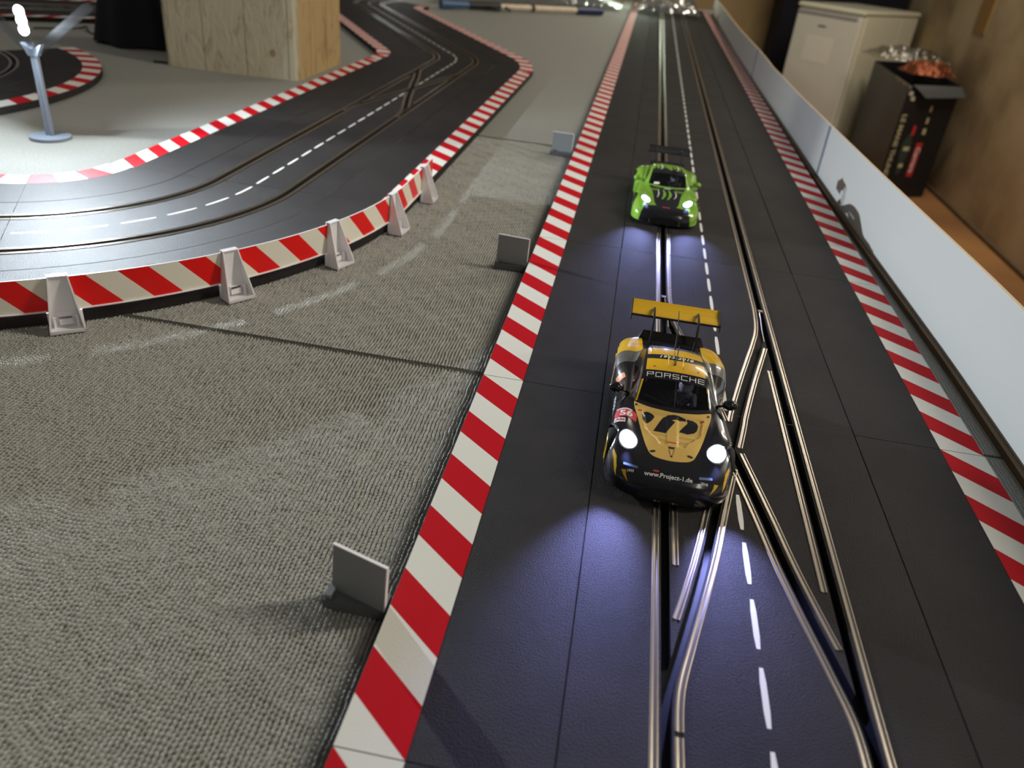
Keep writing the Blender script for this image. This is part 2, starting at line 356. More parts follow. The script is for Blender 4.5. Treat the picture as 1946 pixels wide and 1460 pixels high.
def mk_straight(l=L, nd=7): return section(straight(l), lambda s: (0, s, 1, 0), l, nd)
RK = 0.297
def mk_curve(ang, nd):
    def fn(s): a = s/RK; return (-RK+RK*cos(a), RK*sin(a), cos(a), sin(a))
    return section(arc(RK, GAP/RK, ang-GAP/RK), fn, RK*ang, nd)
# shoulders (edge pieces that carry the curb): local x outward from the track edge
U0, U1 = 0.0655, 0.0985; ST = L/12
def curb_mesh(mapf, length, nst, shift, nsub=1, base_col=0):
    """parallelogram stripes; mapf(u,y)->(x,y)"""
    mb = MB(); st = length/nst
    nu = 4
    for k in range(-2, nst+2):
        # clip stripe y in [k st, (k+1) st] + shift*(1-f), f 0 inner..1 outer
        for i in range(nu):
            f0, f1 = i/nu, (i+1)/nu
            ua, ub = U0+(U1-U0)*f0, U0+(U1-U0)*f1
            for q in range(nsub):
                y0 = (k+q/nsub)*st; y1 = (k+(q+1)/nsub)*st
                c = [(ua, y0+shift*(1-f0)*st), (ub, y0+shift*(1-f1)*st), (ub, y1+shift*(1-f1)*st), (ua, y1+shift*(1-f0)*st)]
                # clip polygon in y to [GAP, length-GAP]
                def clip(poly, lim, keep_above):
                    out = []
                    for a, b in zip(poly, poly[1:]+poly[:1]):
                        ia = (a[1] >= lim) == keep_above; ib = (b[1] >= lim) == keep_above
                        if ia: out.append(a)
                        if ia != ib:
                            t_ = (lim-a[1])/(b[1]-a[1]); out.append((a[0]+(b[0]-a[0])*t_, lim))
                    return out
                c = clip(c, GAP, True); c = clip(c, length-GAP, False) if c else c
                if len(c) >= 3:
                    mb.add([(*mapf(u, y), 0.00012) for u, y in c], [tuple(range(len(c)))], (k+base_col) % 2)
    return mb
SH = [(0.0003, -0.0112), (0.0003, -0.0005), (0.0007, 0), (0.0986, 0), (0.0990, -0.0006), (0.0992, -0.0112)]
def mk_shoulder(l=L, n=12):
    root = empty('track_shoulder')
    mb = MB(); sweep(mb, SH, straight(l), capends=True); mb.build('shoulder_plate', M['track'], root)
    curb_mesh(lambda u, y: (u, y), l, n, 1.0).build('curb_stripes', [M['red'], M['cream']], root)
    return root
def mk_outer(ang, n):      # origin as mk_curve's (circle centre at (-RK,0)); radius RK+HW+u
    root = empty('track_shoulder')
    mb = MB(); sweep(mb, [(u+HW, z) for u, z in SH], arc(RK, GAP/RK, ang-GAP/RK), capends=True); mb.build('shoulder_plate', M['track'], root)
    R1 = RK+HW+0.08
    def mp(u, y): a = y/R1; r = RK+HW+u; return (-RK+r*cos(a), r*sin(a))
    curb_mesh(mp, R1*ang, n, 0.5).build('curb_stripes', [M['red'], M['cream']], root)
    return root
def mk_inner(ang, n):
    root = empty('track_shoulder')
    mb = MB(); sweep(mb, [(-u-HW, z) for u, z in SH], arc(RK, GAP/RK, ang-GAP/RK, max(10, int(ang/rad(3)))), capends=True); mb.build('shoulder_plate', M['track'], root)
    R1 = RK-HW-0.08
    U0_, U1_ = 0.069, 0.1035
    def mp(u, y): a = y/R1; r = RK-HW-(U0_+(u-U0)*(U1_-U0_)/(U1-U0)); return (-RK+r*cos(a), r*sin(a))
    curb_mesh(mp, R1*ang, n, 0.0, nsub=4).build('curb_stripes', [M['red'], M['cream']], root)
    return root

# --- lane-changing section: slots cut through a solid deck
def smooth_path(pts, n=40):
    out = []; P = [Vector((x, y)) for x, y in pts]; P = [2*P[0]-P[1]]+P+[2*P[-1]-P[-2]]
    for i in range(1, len(P)-2):
        for k in range(n//(len(P)-3)+1):
            t_ = k/(n//(len(P)-3)+1); a, b, c, d = P[i-1:i+3]
            out.append(0.5*((2*b)+(-a+c)*t_+(2*a-5*b+4*c-d)*t_*t_+(-a+3*b-3*c+d)*t_**3))
    out.append(P[-2]); res = []
    for i, p in enumerate(out):
        d = (out[min(i+1, len(out)-1)]-out[max(i-1, 0)]).normalized(); res.append((p.x, p.y, d.y, -d.x))
    return res
def sub(path, y0, y1): return [q for q in path if y0 <= q[1] <= y1]
def mk_crossing():
    root = empty('track_section'); LL = 2*L
    # diverging centre lines in local coordinates (y 0..0.69)
    A = smooth_path([(-SX, 0.030), (-0.0482, 0.066), (-0.0411, 0.100), (-0.0322, 0.137), (-0.0233, 0.177), (-0.0142, 0.226), (0.0050, 0.322), (0.0099, 0.349), (0.0226, 0.408), (0.0391, 0.478), (0.0462, 0.515), (0.0492, 0.560), (SX, 0.600)], 120)
    B = [(-x, y, -nx, ny) for x, y, nx, ny in A]; B = [(x, y, -a, b) for x, y, a, b in [(x, y, nx, -ny) for x, y, nx, ny in B]]
    B = []
    for i, (x, y, nx, ny) in enumerate(A): B.append((-x, y, nx, -ny))
    me = bpy.data.meshes.new('deck')
    bm = bmesh.new()
    def addbox(bm_, x0, x1, y0, y1, z0, z1):
        v = [bm_.verts.new((x, y, z)) for z in (z0, z1) for y in (y0, y1) for x in (x0, x1)]
        for f in [(0, 2, 3, 1), (4, 5, 7, 6), (0, 1, 5, 4), (2, 6, 7, 3), (0, 4, 6, 2), (1, 3, 7, 5)]: bm_.faces.new([v[i] for i in f])
    addbox(bm, -0.0988, 0.0988, GAP, LL-GAP, -0.0112, 0); bmesh.ops.recalc_face_normals(bm, faces=bm.faces); bm.to_mesh(me); bm.free()
    o = bpy.data.objects.new('deck', me); C.objects.link(o)
    me.materials.append(M['track']); me.materials.append(M['slot'])
    cutters = []
    def cutter(path, wd=0.0026):
        mb = MB(); sweep(mb, [(-wd, -0.0085), (wd, -0.0085), (wd, 0.01), (-wd, 0.01)], path, closed=True, capends=True)
        c = mb.build('cutter', [M['track'], M['slot']]); c.data.polygons.foreach_set('material_index', [1]*len(c.data.polygons)); cutters.append(c)
    cutter([(-SX, -0.01, 1, 0), (-SX, LL+0.01, 1, 0)]); cutter([(SX, -0.01, 1, 0), (SX, LL+0.01, 1, 0)])
    cutter(A, 0.00255); cutter(B, 0.00255)
    for c in cutters:
        md = o.modifiers.new('b', 'BOOLEAN'); md.operation = 'DIFFERENCE'; md.solver = 'EXACT'; md.object = c
        try: md.material_mode = 'TRANSFER'
        except Exception: pass
    dg = bpy.context.evaluated_depsgraph_get(); me2 = bpy.data.meshes.new_from_object(o.evaluated_get(dg)); me2.name = 'deck'
    o.modifiers.clear(); o.data = me2; o.parent = root
    if len(me2.materials) < 2: me2.materials.clear(); me2.materials.append(M['track']); me2.materials.append(M['slot'])
    for p in me2.polygons:
        if -0.011 < p.center.z < -0.0002 and abs(p.center.x) < 0.0985 and GAP*1.5 < p.center.y < LL-GAP*1.5: p.material_index = 1
    for c in cutters: bpy.data.objects.remove(c)
    def rail(path, off):
        if len(path) < 2: return
        mb = MB(); sweep(mb, [(u+off, z) for u, z in RP], path, capends=True); mb.build('rail', M['rail'], root, smooth=True, sharp=50)
    def st(x, y0, y1): return [(x, y0, 1, 0), (x, y1, 1, 0)]
    mrg = 0.545      # far merge, local y
    # outer rails run through, inner rails stop short of the diverging slot
    rail(st(-SX, GAP, LL-GAP), -RAIL); rail(st(SX, GAP, LL-GAP), RAIL)
    rail(st(-SX, GAP, 0.040), RAIL); rail(st(SX, GAP, 0.040), -RAIL)
    rail(st(-SX, 0.158, 0.432), RAIL); rail(st(SX, 0.158, 0.432), -RAIL)
    rail(st(-SX, 0.590, LL-GAP), RAIL); rail(st(SX, 0.590, LL-GAP), -RAIL)
    # diverging slot A (left -> right): right-hand rail full from branch to crossing, left-hand from 0.110
    yc = 0.302
    rail(sub(A, 0.040, yc-0.030), RAIL); rail(sub(B, 0.040, yc-0.030), -RAIL)
    rail(sub(A, 0.112, yc-0.008), -RAIL); rail(sub(B, 0.112, yc-0.008), RAIL)
    rail(sub(A, yc+0.030, 0.590), -RAIL); rail(sub(B, yc+0.030, 0.590), RAIL)
    rail(sub(A, yc-0.004, 0.482), RAIL); rail(sub(B, yc-0.004, 0.482), -RAIL)
    mb = MB()
    for k in range(14):
        p = L/7; c = (k+0.5)*p
        if abs(c-yc) < 0.045: continue
        dashrect(mb, lambda s: (0, s, 1, 0), k*p+0.12*p, k*p+0.865*p)
    mb.build('lane_marking', M['white'], root)
    # seam line between the halves + small flag springs
    mb = MB(); mb.box(-0.0988, 0.0988, L-0.0003, L+0.0003, 0.00002, 0.00006); mb.build('joint', M['slot'], root)
    for s in (-1, 1):
        mb = MB(); mb.box(s*SX-0.0022, s*SX+0.0022, 0.560, 0.5645, 0.0001, 0.0012); mb.tube([(s*(SX-0.001), 0.56, 0.0006), (s*(SX-0.0035), 0.515, 0.0006), (s*(SX-0.0042), 0.490, 0.0006)], 0.0005, 6)
        mb.build('slot_guide', [M['rail']], root)
    return root

ORD = ['first', 'second', 'third', 'fourth', 'fifth', 'sixth', 'seventh', 'eighth', 'ninth', 'tenth', 'eleventh', 'twelfth', 'thirteenth']
def place(src, used, x, y, rz, label, cat='slot car track', group=None):
    if not used[0]: o = src; used[0] = True
    else: o = copy_tree(src)
    o.location = (x, y, 0); o.rotation_euler = (0, 0, rz); tag(o, label, cat, group); return o
Y0 = -0.1459
GS = 'track sections of the straight'; GH = 'curbed shoulders of the straight'
strt = mk_straight(); us = [False]
shd = mk_shoulder(); uh = [False]
cross = mk_crossing(); uc = [False]
place(cross, uc, 0, Y0, 0, 'lane-changing track section with crossed slots under the yellow car')
place(strt, us, 0, Y0-L, 0, 'straight black track section nearest the camera, before the crossed slots', group=GS)
NS = 11
for k in range(NS):
    wd = ORD[k]
    lab = ('straight black track section carrying the green car' if k == 0 else '%s straight track section beyond the crossed slots on the long straight' % wd)
    place(strt, us, 0, Y0+(2+k)*L, 0, lab, group=GS)
for k in range(-1, NS+2):
    wd = {-1: 'nearest the camera', 0: 'beside the yellow car nose', 1: 'beyond the yellow car', 2: 'beside the green car'}.get(k)
    for side, rz in (('left', PI), ('right', 0)):
        if wd: lab = 'red and white curbed shoulder %s of the straight, %s' % (side, wd)
        else: lab = '%s curbed shoulder beyond the green car, %s side' % (ORD[k-3], side)
        if side == 'right': place(shd, uh, HW, Y0+k*L, 0, lab, 'track shoulder', GH)
        else: place(shd, uh, -HW, Y0+(k+1)*L, PI, lab, 'track shoulder', GH)

# --- left loop
CX, CY = -0.572, 0.580
GL = 'track sections of the left circuit'; GLH = 'curbed shoulders of the left circuit'
c60 = mk_curve(rad(60), 6); u60 = [False]
o60 = mk_outer(rad(60), 16); uo60 = [False]
i60 = mk_inner(rad(60), 4); ui60 = [False]
c30 = mk_curve(rad(30), 3); o30 = mk_outer(rad(30), 8); i30 = mk_inner(rad(30), 2); uq = [[False], [False], [False]]
quart = mk_straight(L/4, 2); quart_sh = mk_shoulder(L/4, 3)
cc = Vector((CX-RK, CY))       # centre of the near curve
for k, nm in ((0, 'near curve on the left, lit by the street lamp'), (1, 'near curve on the left, at the picture edge')):
    a = -rad(60)*(k+1)
    p = (cc.x+RK*cos(a), cc.y+RK*sin(a))
    place(c60, u60, p[0], p[1], a, 'curved black track section of the '+nm, group=GL)
    place(o60, uo60, p[0], p[1], a, 'outer curbed shoulder inside the guard rail, '+nm.replace('near curve on the left, ', ''), 'track shoulder', GLH)
    place(i60, ui60, p[0], p[1], a, 'inner long-striped shoulder of the '+nm, 'track shoulder', GLH)
place(strt, us, CX, CY, 0, 'straight black track section of the left circuit between curve and crossing', group=GL)
place(cross, uc, CX, CY+3*L, PI, 'lane-changing track section with crossed slots beside the pillar')
place(quart, [False], CX, CY+3*L, 0, 'short straight track section past the crossing beside the pillar', group=GL)
place(quart_sh, [False], CX+HW, CY+3*L, 0, 'short curbed shoulder at the right of the bend past the pillar', 'track shoulder', GLH)
q2 = copy_tree(quart_sh); q2.location = (CX-HW, CY+3.25*L, 0); q2.rotation_euler = (0, 0, PI); q2['label'] = 'short curbed shoulder at the left of the bend past the pillar'
for k in range(3):
    place(shd, uh, CX+HW, CY+k*L, 0, '%s right-hand curbed shoulder of the left circuit past the guard rail' % ORD[k], 'track shoulder', GLH)
    place(shd, uh, CX-HW, CY+(k+1)*L, PI, '%s left-hand curbed shoulder of the left circuit towards the pillar' % ORD[k], 'track shoulder', GLH)
Yb = CY+3.25*L
place(c30, uq[0], CX, Yb, 0, 'curved track section of the bend past the pillar', group=GL)
place(o30, uq[1], CX, Yb, 0, 'outer curbed shoulder of the bend past the pillar', 'track shoulder', GLH)
place(i30, uq[2], CX, Yb, 0, 'inner curbed shoulder at the tight corner beside the pillar', 'track shoulder', GLH)
c2 = Vector((CX-RK, Yb)); p = Vector((c2.x+RK*cos(rad(30)), c2.y+RK*sin(rad(30)))); d = Vector((-0.5, cos(rad(30)))); n = Vector((cos(rad(30)), 0.5))
for k in range(3):
    q = p+d*L*k
    place(strt, us, q.x, q.y, rad(30), '%s slanting track section behind the pillar, counted from the bend' % ORD[k], group=GL)
    r_ = q+n*HW; place(shd, uh, r_.x, r_.y, rad(30), '%s right-hand curbed shoulder of the slanting stretch past the pillar' % ORD[k], 'track shoulder', GLH)
    r_ = q-n*HW+d*L; place(shd, uh, r_.x, r_.y, rad(210), '%s left-hand curbed shoulder of the slanting stretch behind the pillar' % ORD[k], 'track shoulder', GLH)
# right-hand curve at the far end: a piece laid from its other end
q = p+d*L*3; c3 = q+n*RK; a = rad(210)
a0 = rad(210)-rad(60)
st_ = Vector((c3.x+RK*cos(a0), c3.y+RK*sin(a0)))
place(c60, u60, st_.x, st_.y, a0, 'far curved track section at the top of the picture', group=GL)
place(o60, uo60, st_.x, st_.y, a0, 'outer curbed shoulder of the far curve at the top of the picture', 'track shoulder', GLH)
place(i60, ui60, st_.x, st_.y, a0, 'inner curbed shoulder of the far curve at the top of the picture', 'track shoulder', GLH)
# small loop at the left edge
e = Vector((-1.557, 0.863))
for k, nm in ((0, 'near half'), (1, 'far half')):
    a = -rad(60)+rad(60)*k
    q = Vector((e.x+RK*cos(a), e.y+RK*sin(a)))
    place(c60, u60, q.x, q.y, a, 'curved track section of the loop behind the street lamp, '+nm, group=GL)
    place(o60, uo60, q.x, q.y, a, 'curbed shoulder round the loop behind the street lamp, '+nm, 'track shoulder', GLH)
# track crossing behind at top left
dd = Vector((cos(rad(38)), sin(rad(38)))); nn = Vector((sin(rad(38)), -cos(rad(38)))); bc = Vector((-1.61, 1.87))
for k in (-1, 0):
    q = bc+dd*L*k
    lab = 'left' if k == -1 else 'right'
    place(strt, us, q.x, q.y, rad(38-90), 'blurred straight track section at top left behind the cable, %s one' % lab, group=GL)
    r_ = q+nn*HW; place(shd, uh, r_.x, r_.y, rad(38-90), 'blurred near curbed shoulder at top left behind the cable, %s one' % lab, 'track shoulder', GLH)
    r_ = q-nn*HW+dd*L; place(shd, uh, r_.x, r_.y, rad(38+90), 'blurred far curbed shoulder at top left behind the cable, %s one' % lab, 'track shoulder', GLH)

# ------------------------------------------------------------------ guard rail round the near curve
guard = empty('guard_rail', (cc.x, cc.y, 0), label='red and cream striped guard rail curving along the outer edge of the track', cat='guard rail')
RG = 0.4975; SEND = 0.122
def gpos(s, off=0.0):     # s = arc length from angle 0 (negative towards the left), positive on the straight
    if s <= 0: a = s/RG; return ((RG+off)*cos(a), (RG+off)*sin(a))
    return (RG+off, s)
mb = MB(); gst = 0.0252; Z0, Z1 = 0.0022, 0.0315; s_ = -rad(84)*RG
k = int(s_/gst)-3
while k*gst < SEND+0.03:
    NSUB = 4; NZ = 3
    for q in range(NSUB):
        for j in range(NZ):
            f0, f1 = j/NZ, (j+1)/NZ       # 0 bottom..1 top ; bottom shifted forward
            za, zb = Z0+(Z1-Z0)*f0, Z0+(Z1-Z0)*f1
            c = []
            for (ds, z, f) in ((q/NSUB, za, f0), ((q+1)/NSUB, za, f0), ((q+1)/NSUB, zb, f1), (q/NSUB, zb, f1)):
                s = (k+ds)*gst + 0.027*(1-f); s = max(s_, min(SEND, s)); c.append((s, z))
            if abs(c[0][0]-c[1][0])+abs(c[2][0]-c[3][0]) < 1e-6: continue
            for off in (0.0, 0.0012):
                mb.add([(*gpos(s, off), z) for s, z in c], [(0, 1, 2, 3)], k % 2)
    k += 1
guard_stripes = mb.build('striped_band', [M['gred'], M['gcream']], guard)
mb = MB(); path = []
nseg = 60
for i in range(nseg+1):
    s = s_+(SEND-s_)*i/nseg; x, y = gpos(s); a = s/RG if s < 0 else 0; path.append((x, y, cos(a), sin(a)))
sweep(mb, [(-0.0002, 0.0018), (0.0030, 0.0018), (0.0030, 0.0024), (0.0013, 0.0028), (-0.0002, 0.0028)], path, closed=True, capends=True)
sweep(mb, [(-0.0001, 0.0315), (0.0013, 0.0315), (0.0013, 0.0319), (-0.0001, 0.0319)], path, closed=True, capends=True)  # edge strips coloured white for the light on the lip
mb.build('band_lit_edge', M['plas'], guard, label='thin edge of the band, painted white as lit')
def support_mb():
    m = MB(); T = 0.0012; zb = TZ; zt = 0.0335; hb, ht = 0.0135, 0.0078; dp = 0.019
    # two slanted side gussets
    for s in (-1, 1):
        a = [(0.0014, s*hb, zb), (dp, s*hb, zb), (dp, s*hb, zb+0.003), (0.0045, s*ht, zt), (0.0014, s*ht, zt)]
        b = [(x, y-s*T, z) for x, y, z in a]
        n_ = 5; m.add(a+b, [tuple(range(n_)), tuple(range(2*n_-1, n_-1, -1))]+[(i, (i+1) % n_, n_+(i+1) % n_, n_+i) for i in range(n_)])
    # back plate on the band above a window, floor plate, front sill, top cap
    yw = lambda z: hb+(ht-hb)*(z-zb)/(zt-zb)
    za = 0.001
    m.add([(0.0016, -yw(za), za), (0.0016, yw(za), za), (0.0016, ht, zt), (0.0016, -ht, zt), (0.0026, -yw(za), za), (0.0026, yw(za), za), (0.0026, ht, zt), (0.0026, -ht, zt)],
          [(0, 1, 2, 3), (7, 6, 5, 4), (0, 4, 5, 1), (2, 6, 7, 3), (1, 5, 6, 2), (0, 3, 7, 4)])
    m.box(0.0014, 0.0030, -hb, hb, zb, 0.0011)
    m.box(0.001, dp, -hb, hb, zb, zb+0.0012)
    m.box(dp-0.0012, dp, -hb, hb, zb, zb+0.003)
    m.box(-0.0016, 0.0045, -ht, ht, zt-0.0006, zt+0.0006)
    m.box(-0.0016, -0.0004, -ht, ht, zt-0.006, zt)
    return m
def clip_mb():
    m = MB(); zb = TZ
    m.box(0.0014, 0.0085, -0.0048, 0.0048, -0.0030, -0.0015)
    m.box(0.0075, 0.0085, -0.0048, 0.0048, -0.0085, -0.0015)
    for s in (-1, 1): m.box(0.0070, 0.0095, s*0.0085-0.001, s*0.0085+0.001, zb, -0.001)
    return m
sup = support_mb().build('support', M['plas'], guard); clp = clip_mb().build('clip', M['plas'], sup)
first = True
for (hx, hy) in ((-0.545, 0.170), (-0.441, 0.279), (-0.379, 0.396), (-0.352, 0.522), (-0.352, 0.655)):
    rel = Vector((hx-cc.x, hy-cc.y)); a = math.atan2(rel.y, rel.x)
    if first: s_o = sup; first = False
    else:
        s_o = sup.copy(); C.objects.link(s_o); s_o.parent = guard
        c_o = clp.copy(); C.objects.link(c_o); c_o.parent = s_o
    if rel.y < 0: s_o.location = (RG*cos(a), RG*sin(a), 0); s_o.rotation_euler = (0, 0, a)
    else: s_o.location = (RG, rel.y, 0); s_o.rotation_euler = (0, 0, 0)

# ------------------------------------------------------------------ blank boards beside the curb
def mk_board():
    r_ = empty('board_sign')
    MB().box(-0.0195, 0.0195, -0.0055, 0.0065, 0, 0.0060).build('base', M['greyd'], r_)
    m = MB(); m.box(-0.0190, -0.0150, -0.004, 0.006, 0.006, 0.0085); m.box(0.0120, 0.0160, -0.004, 0.006, 0.006, 0.0085); m.build('clamp', M['grey'], r_)
    pl = MB(); pl.box(-0.0175, 0.0175, -0.0006, 0.0006, 0.0, 0.0305); o = pl.build('plate', M['grey'], r_); o.location = (-0.001, 0.0, 0.0058)
    e_ = MB(); e_.box(-0.0179, 0.0179, -0.0010, 0.0010, 0.0303, 0.0310); e_.box(0.0173, 0.0179, -0.0010, 0.0010, 0.001, 0.0305)  # top and right edges that catch the light, coloured white
    e2 = e_.build('plate_lit_edge', M['plas'], o, label='lit edge painted as a white strip')
    return r_, o
bd, bpl = mk_board()
defs = [((-0.216, -0.055), -2, -16, 'grey blank board nearest the camera standing left of the straight'),
        ((-0.2165, 0.462), 0, -6, 'dark blank board in the middle, level with the guard rail supports'),
        ((-0.2185, 0.990), 0, -3, 'small blank board farthest away, beside the green car')]
for i, (xy, rz, rp_, lab) in enumerate(defs):
    if i == 0: r_ = bd; plt_ = bpl
    else:
        r_ = copy_tree(bd); plt_ = [x for x in bpy.data.objects if x.parent == r_ and x.name.startswith('plate')][0]
    r_.location = (*xy, TZ); r_.rotation_euler = (0, 0, rad(rz)); plt_.rotation_euler = (rad(-4), 0, rad(rp_)); tag(r_, lab, 'board', 'blank boards beside the curb')

# ------------------------------------------------------------------ white barrier panels along the right
pts = [(-0.35, 0.2315), (-0.1, 0.231), (0.19, 0.230), (0.38, 0.229), (0.72, 0.220), (1.06, 0.2145), (1.6, 0.2105), (2.12, 0.206), (2.7, 0.204), (3.2, 0.208), (3.8, 0.214), (4.3, 0.216)]
hts = [(-0.35, 0.089), (0.28, 0.086), (0.70, 0.082), (1.06, 0.078), (1.35, 0.073), (1.62, 0.0715), (1.8, 0.070), (1.95, 0.073), (2.12, 0.0745), (2.65, 0.071), (4.3, 0.070)]
def lerp(tb, y):
    for (a, b), (c, d_) in zip(tb, tb[1:]):
        if y <= c: return b+(d_-b)*(y-a)/(c-a)
    return tb[-1][1]
for i, (ya, yb, lab) in enumerate(((-0.35, 1.062, 'white barrier panel right of the track, nearest and tallest in the picture'), (1.066, 2.118, 'white barrier panel in the middle, in front of the fridge'), (2.122, 4.3, 'white barrier panel farthest away at the end of the straight'))):
    r_ = empty('barrier_panel', (0.22, ya, TZ), label=lab, cat='barrier', group='white barrier panels')
    m = MB(); e_ = MB(); n_ = 30; T = 0.003
    for k in range(n_):
        y0_, y1_ = ya+(yb-ya)*k/n_, ya+(yb-ya)*(k+1)/n_
        q = []
        for y in (y0_, y1_):
            x = lerp(pts, y)-0.22; h = lerp(hts, y)-TZ; q.append((x, y-ya, h))
        (xa, a_, ha), (xb, b_, hb) = q
        m.add([(xa, a_, 0), (xb, b_, 0), (xb, b_, hb), (xa, a_, ha), (xa+T, a_, 0), (xb+T, b_, 0), (xb+T, b_, hb), (xa+T, a_, ha)],
              [(0, 1, 2, 3), (7, 6, 5, 4)]+([(0, 3, 7, 4)] if k == 0 else [])+([(1, 5, 6, 2)] if k == n_-1 else []))
        e_.add([(xa, a_, ha), (xb, b_, hb), (xb+T, b_, hb), (xa+T, a_, ha)], [(0, 1, 2, 3)])
    if i > 0: e_x = lerp(pts, ya)-0.22; MB().box(e_x-0.0012, e_x, -0.012, 0.0, 0, lerp(hts, ya)-TZ-0.001).build('joint_strip', M['lamppole'], r_, label='thin grey joint strip')
    m.build('panel_sheet', M['panel'], r_); e_.build('panel_edge', M['woodedge'], r_, label='raw wood-coloured top edge')
    b_ = MB()
    for k in range(n_):
        y0_, y1_ = ya+(yb-ya)*k/n_, ya+(yb-ya)*(k+1)/n_; xa = lerp(pts, y0_)-0.22; xb = lerp(pts, y1_)-0.22
        b_.add([(xa-0.006, y0_-ya, 0), (xb-0.006, y1_-ya, 0), (xb-0.006, y1_-ya, 0.006), (xa-0.006, y0_-ya, 0.006), (xa, y0_-ya, 0.006), (xb, y1_-ya, 0.006)], [(0, 1, 2, 3), (3, 2, 5, 4)])
    b_.build('base_batten', M['batten'], r_, label='dark brown batten')

# ------------------------------------------------------------------ pillar, cloth, cable
r_ = empty('pillar', (-0.95, 1.42, TZ), rz=0, label='square board-clad pillar rising through the layout beside the crossed slots', cat='pillar')
def pillar_poly():
    a = Vector((-1.098, 1.287)); b = Vector((-0.812, 1.303)); c_ = Vector((-0.817, 1.575)); d_ = a+c_-b
    return [tuple(v-Vector((-0.95, 1.42))) for v in (a, b, c_, d_)]
pp = pillar_poly(); m = MB(); Hh = 0.9
n_ = len(pp)
vs = [(x, y, 0) for x, y in pp]+[(x, y, Hh) for x, y in pp]
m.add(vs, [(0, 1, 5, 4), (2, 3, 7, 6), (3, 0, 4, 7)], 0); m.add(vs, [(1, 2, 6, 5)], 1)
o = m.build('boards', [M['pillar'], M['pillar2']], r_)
bm = bmesh.new(); bm.from_mesh(o.data); bmesh.ops.bevel(bm, geom=[e_ for e_ in bm.edges if abs(e_.verts[0].co.z-e_.verts[1].co.z) > 0.1], offset=0.008, segments=3, affect='EDGES'); bm.to_mesh(o.data); bm.free()
m = MB()
for (u, z, rr) in ((0.11, 0.165, 0.014), (0.235, 0.05, 0.006), (0.05, 0.30, 0.008)):
    pa = Vector((pp[0][0], pp[0][1])); pb = Vector((pp[1][0], pp[1][1])); dv = (pb-pa).normalized(); nv = Vector((dv.y, -dv.x)); cpt = pa+dv*u+nv*0.0006
    ring = [(cpt.x+dv.x*rr*cos(a)*1.0, cpt.y+dv.y*rr*cos(a), z+rr*1.25*sin(a)) for a in [2*PI*i/18 for i in range(18)]]
    m.add(ring, [tuple(range(18))])
m.build('knot', mat('wood_knot', (0.34, 0.23, 0.12), 0.8, noise=(60, (0.46, 0.36, 0.2))), r_, label='dark round knots')
m = MB(); fold = []
cx_, cy_ = -1.275, 1.49
NF = 40; NZc = 8
vs = []; fs = []
for j in range(NZc+1):
    z = 0.34*j/NZc
    for i in range(NF):
        a = 2*PI*i/NF; rr = (0.090-0.20*z if z < 0.26 else 0.038)*(1+0.07*sin(7*a+z*6)) ; vs.append((rr*1.15*cos(a), rr*0.9*sin(a), z+(0.004*sin(5*a) if j == 0 else 0)+0.004))
for j in range(NZc):
    for i in range(NF): fs.append((j*NF+i, j*NF+(i+1) % NF, (j+1)*NF+(i+1) % NF, (j+1)*NF+i))
m.add(vs, fs); o = m.build('black_cloth', M['cloth'], smooth=True); o.location = (cx_, cy_, TZ); tag(o, 'black cloth hanging in folds to the table left of the pillar', 'cloth')
o = MB().add([(-0.02, -0.008, 0), (0.03, 0.0, 0), (0.03, 0.016, 0), (-0.03, 0.006, 0), (-0.02, -0.008, 0.002), (0.03, 0.0, 0.002), (0.03, 0.016, 0.002), (-0.03, 0.006, 0.002)], [(0, 1, 2, 3), (4, 5, 6, 7), (0, 1, 5, 4), (1, 2, 6, 5), (2, 3, 7, 6), (3, 0, 4, 7)]).build('gap_scrap', M['cloth'])  # thin black piece in place of the dark gap at the pillar foot
o.location = (-1.115, 1.31, TZ); tag(o, 'small black scrap filling the dark gap at the foot of the pillar', 'scrap')
cb = [(-1.56, 1.50, 0.003), (-1.52, 1.52, 0.003), (-1.505, 1.57, 0.006), (-1.49, 1.60, 0.008), (-1.46, 1.56, 0.003), (-1.42, 1.53, 0.003), (-1.38, 1.52, 0.003), (-1.35, 1.56, 0.003), (-1.30, 1.57, 0.003)]
sp = smooth_path([(a, b) for a, b, c_ in cb], 60)
o = MB().tube([(x, y, TZ+0.003+0.002*sin(i*0.3)) for i, (x, y, *_r) in enumerate(sp)], 0.0022, 6).build('cable', M['matblack'], smooth=True)
tag(o, 'thin black cable snaking over the grey carpet at top left', 'cable')

# ------------------------------------------------------------------ street lamp
LX, LY = -0.9334, 0.689
r_ = empty('street_lamp', (LX, LY, TZ), label='grey model street lamp with clear arms and one glaring white light', cat='street lamp')
MB().lathe([(0.0, 0), (0.0275, 0), (0.0278, 0.0015), (0.0272, 0.0042), (0.020, 0.0048), (0, 0.0048)], 32).build('base', M['lamppole'], r_, smooth=True, sharp=40)
m = MB(); 
for s in (-1, 1): m.tube([(s*0.0026, 0, 0.004), (s*0.0026, 0, 0.118)], 0.0036, 10)
m.box(-0.0026, 0.0026, -0.0022, 0.0022, 0.004, 0.118); m.build('pole', M['lamppole'], r_, smooth=True, sharp=50)
MB().add([(-0.007, -0.004, 0.112), (0.007, -0.004, 0.112), (0.015, -0.004, 0.128), (0.0, -0.004, 0.121), (-0.015, -0.004, 0.128), (-0.007, 0.004, 0.112), (0.007, 0.004, 0.112), (0.015, 0.004, 0.128), (0.0, 0.004, 0.121), (-0.015, 0.004, 0.128)],
         [(0, 1, 2, 3, 4), (9, 8, 7, 6, 5), (0, 5, 6, 1), (1, 6, 7, 2), (2, 7, 8, 3), (3, 8, 9, 4), (4, 9, 5, 0)]).build('fork', M['lamppole'], r_)
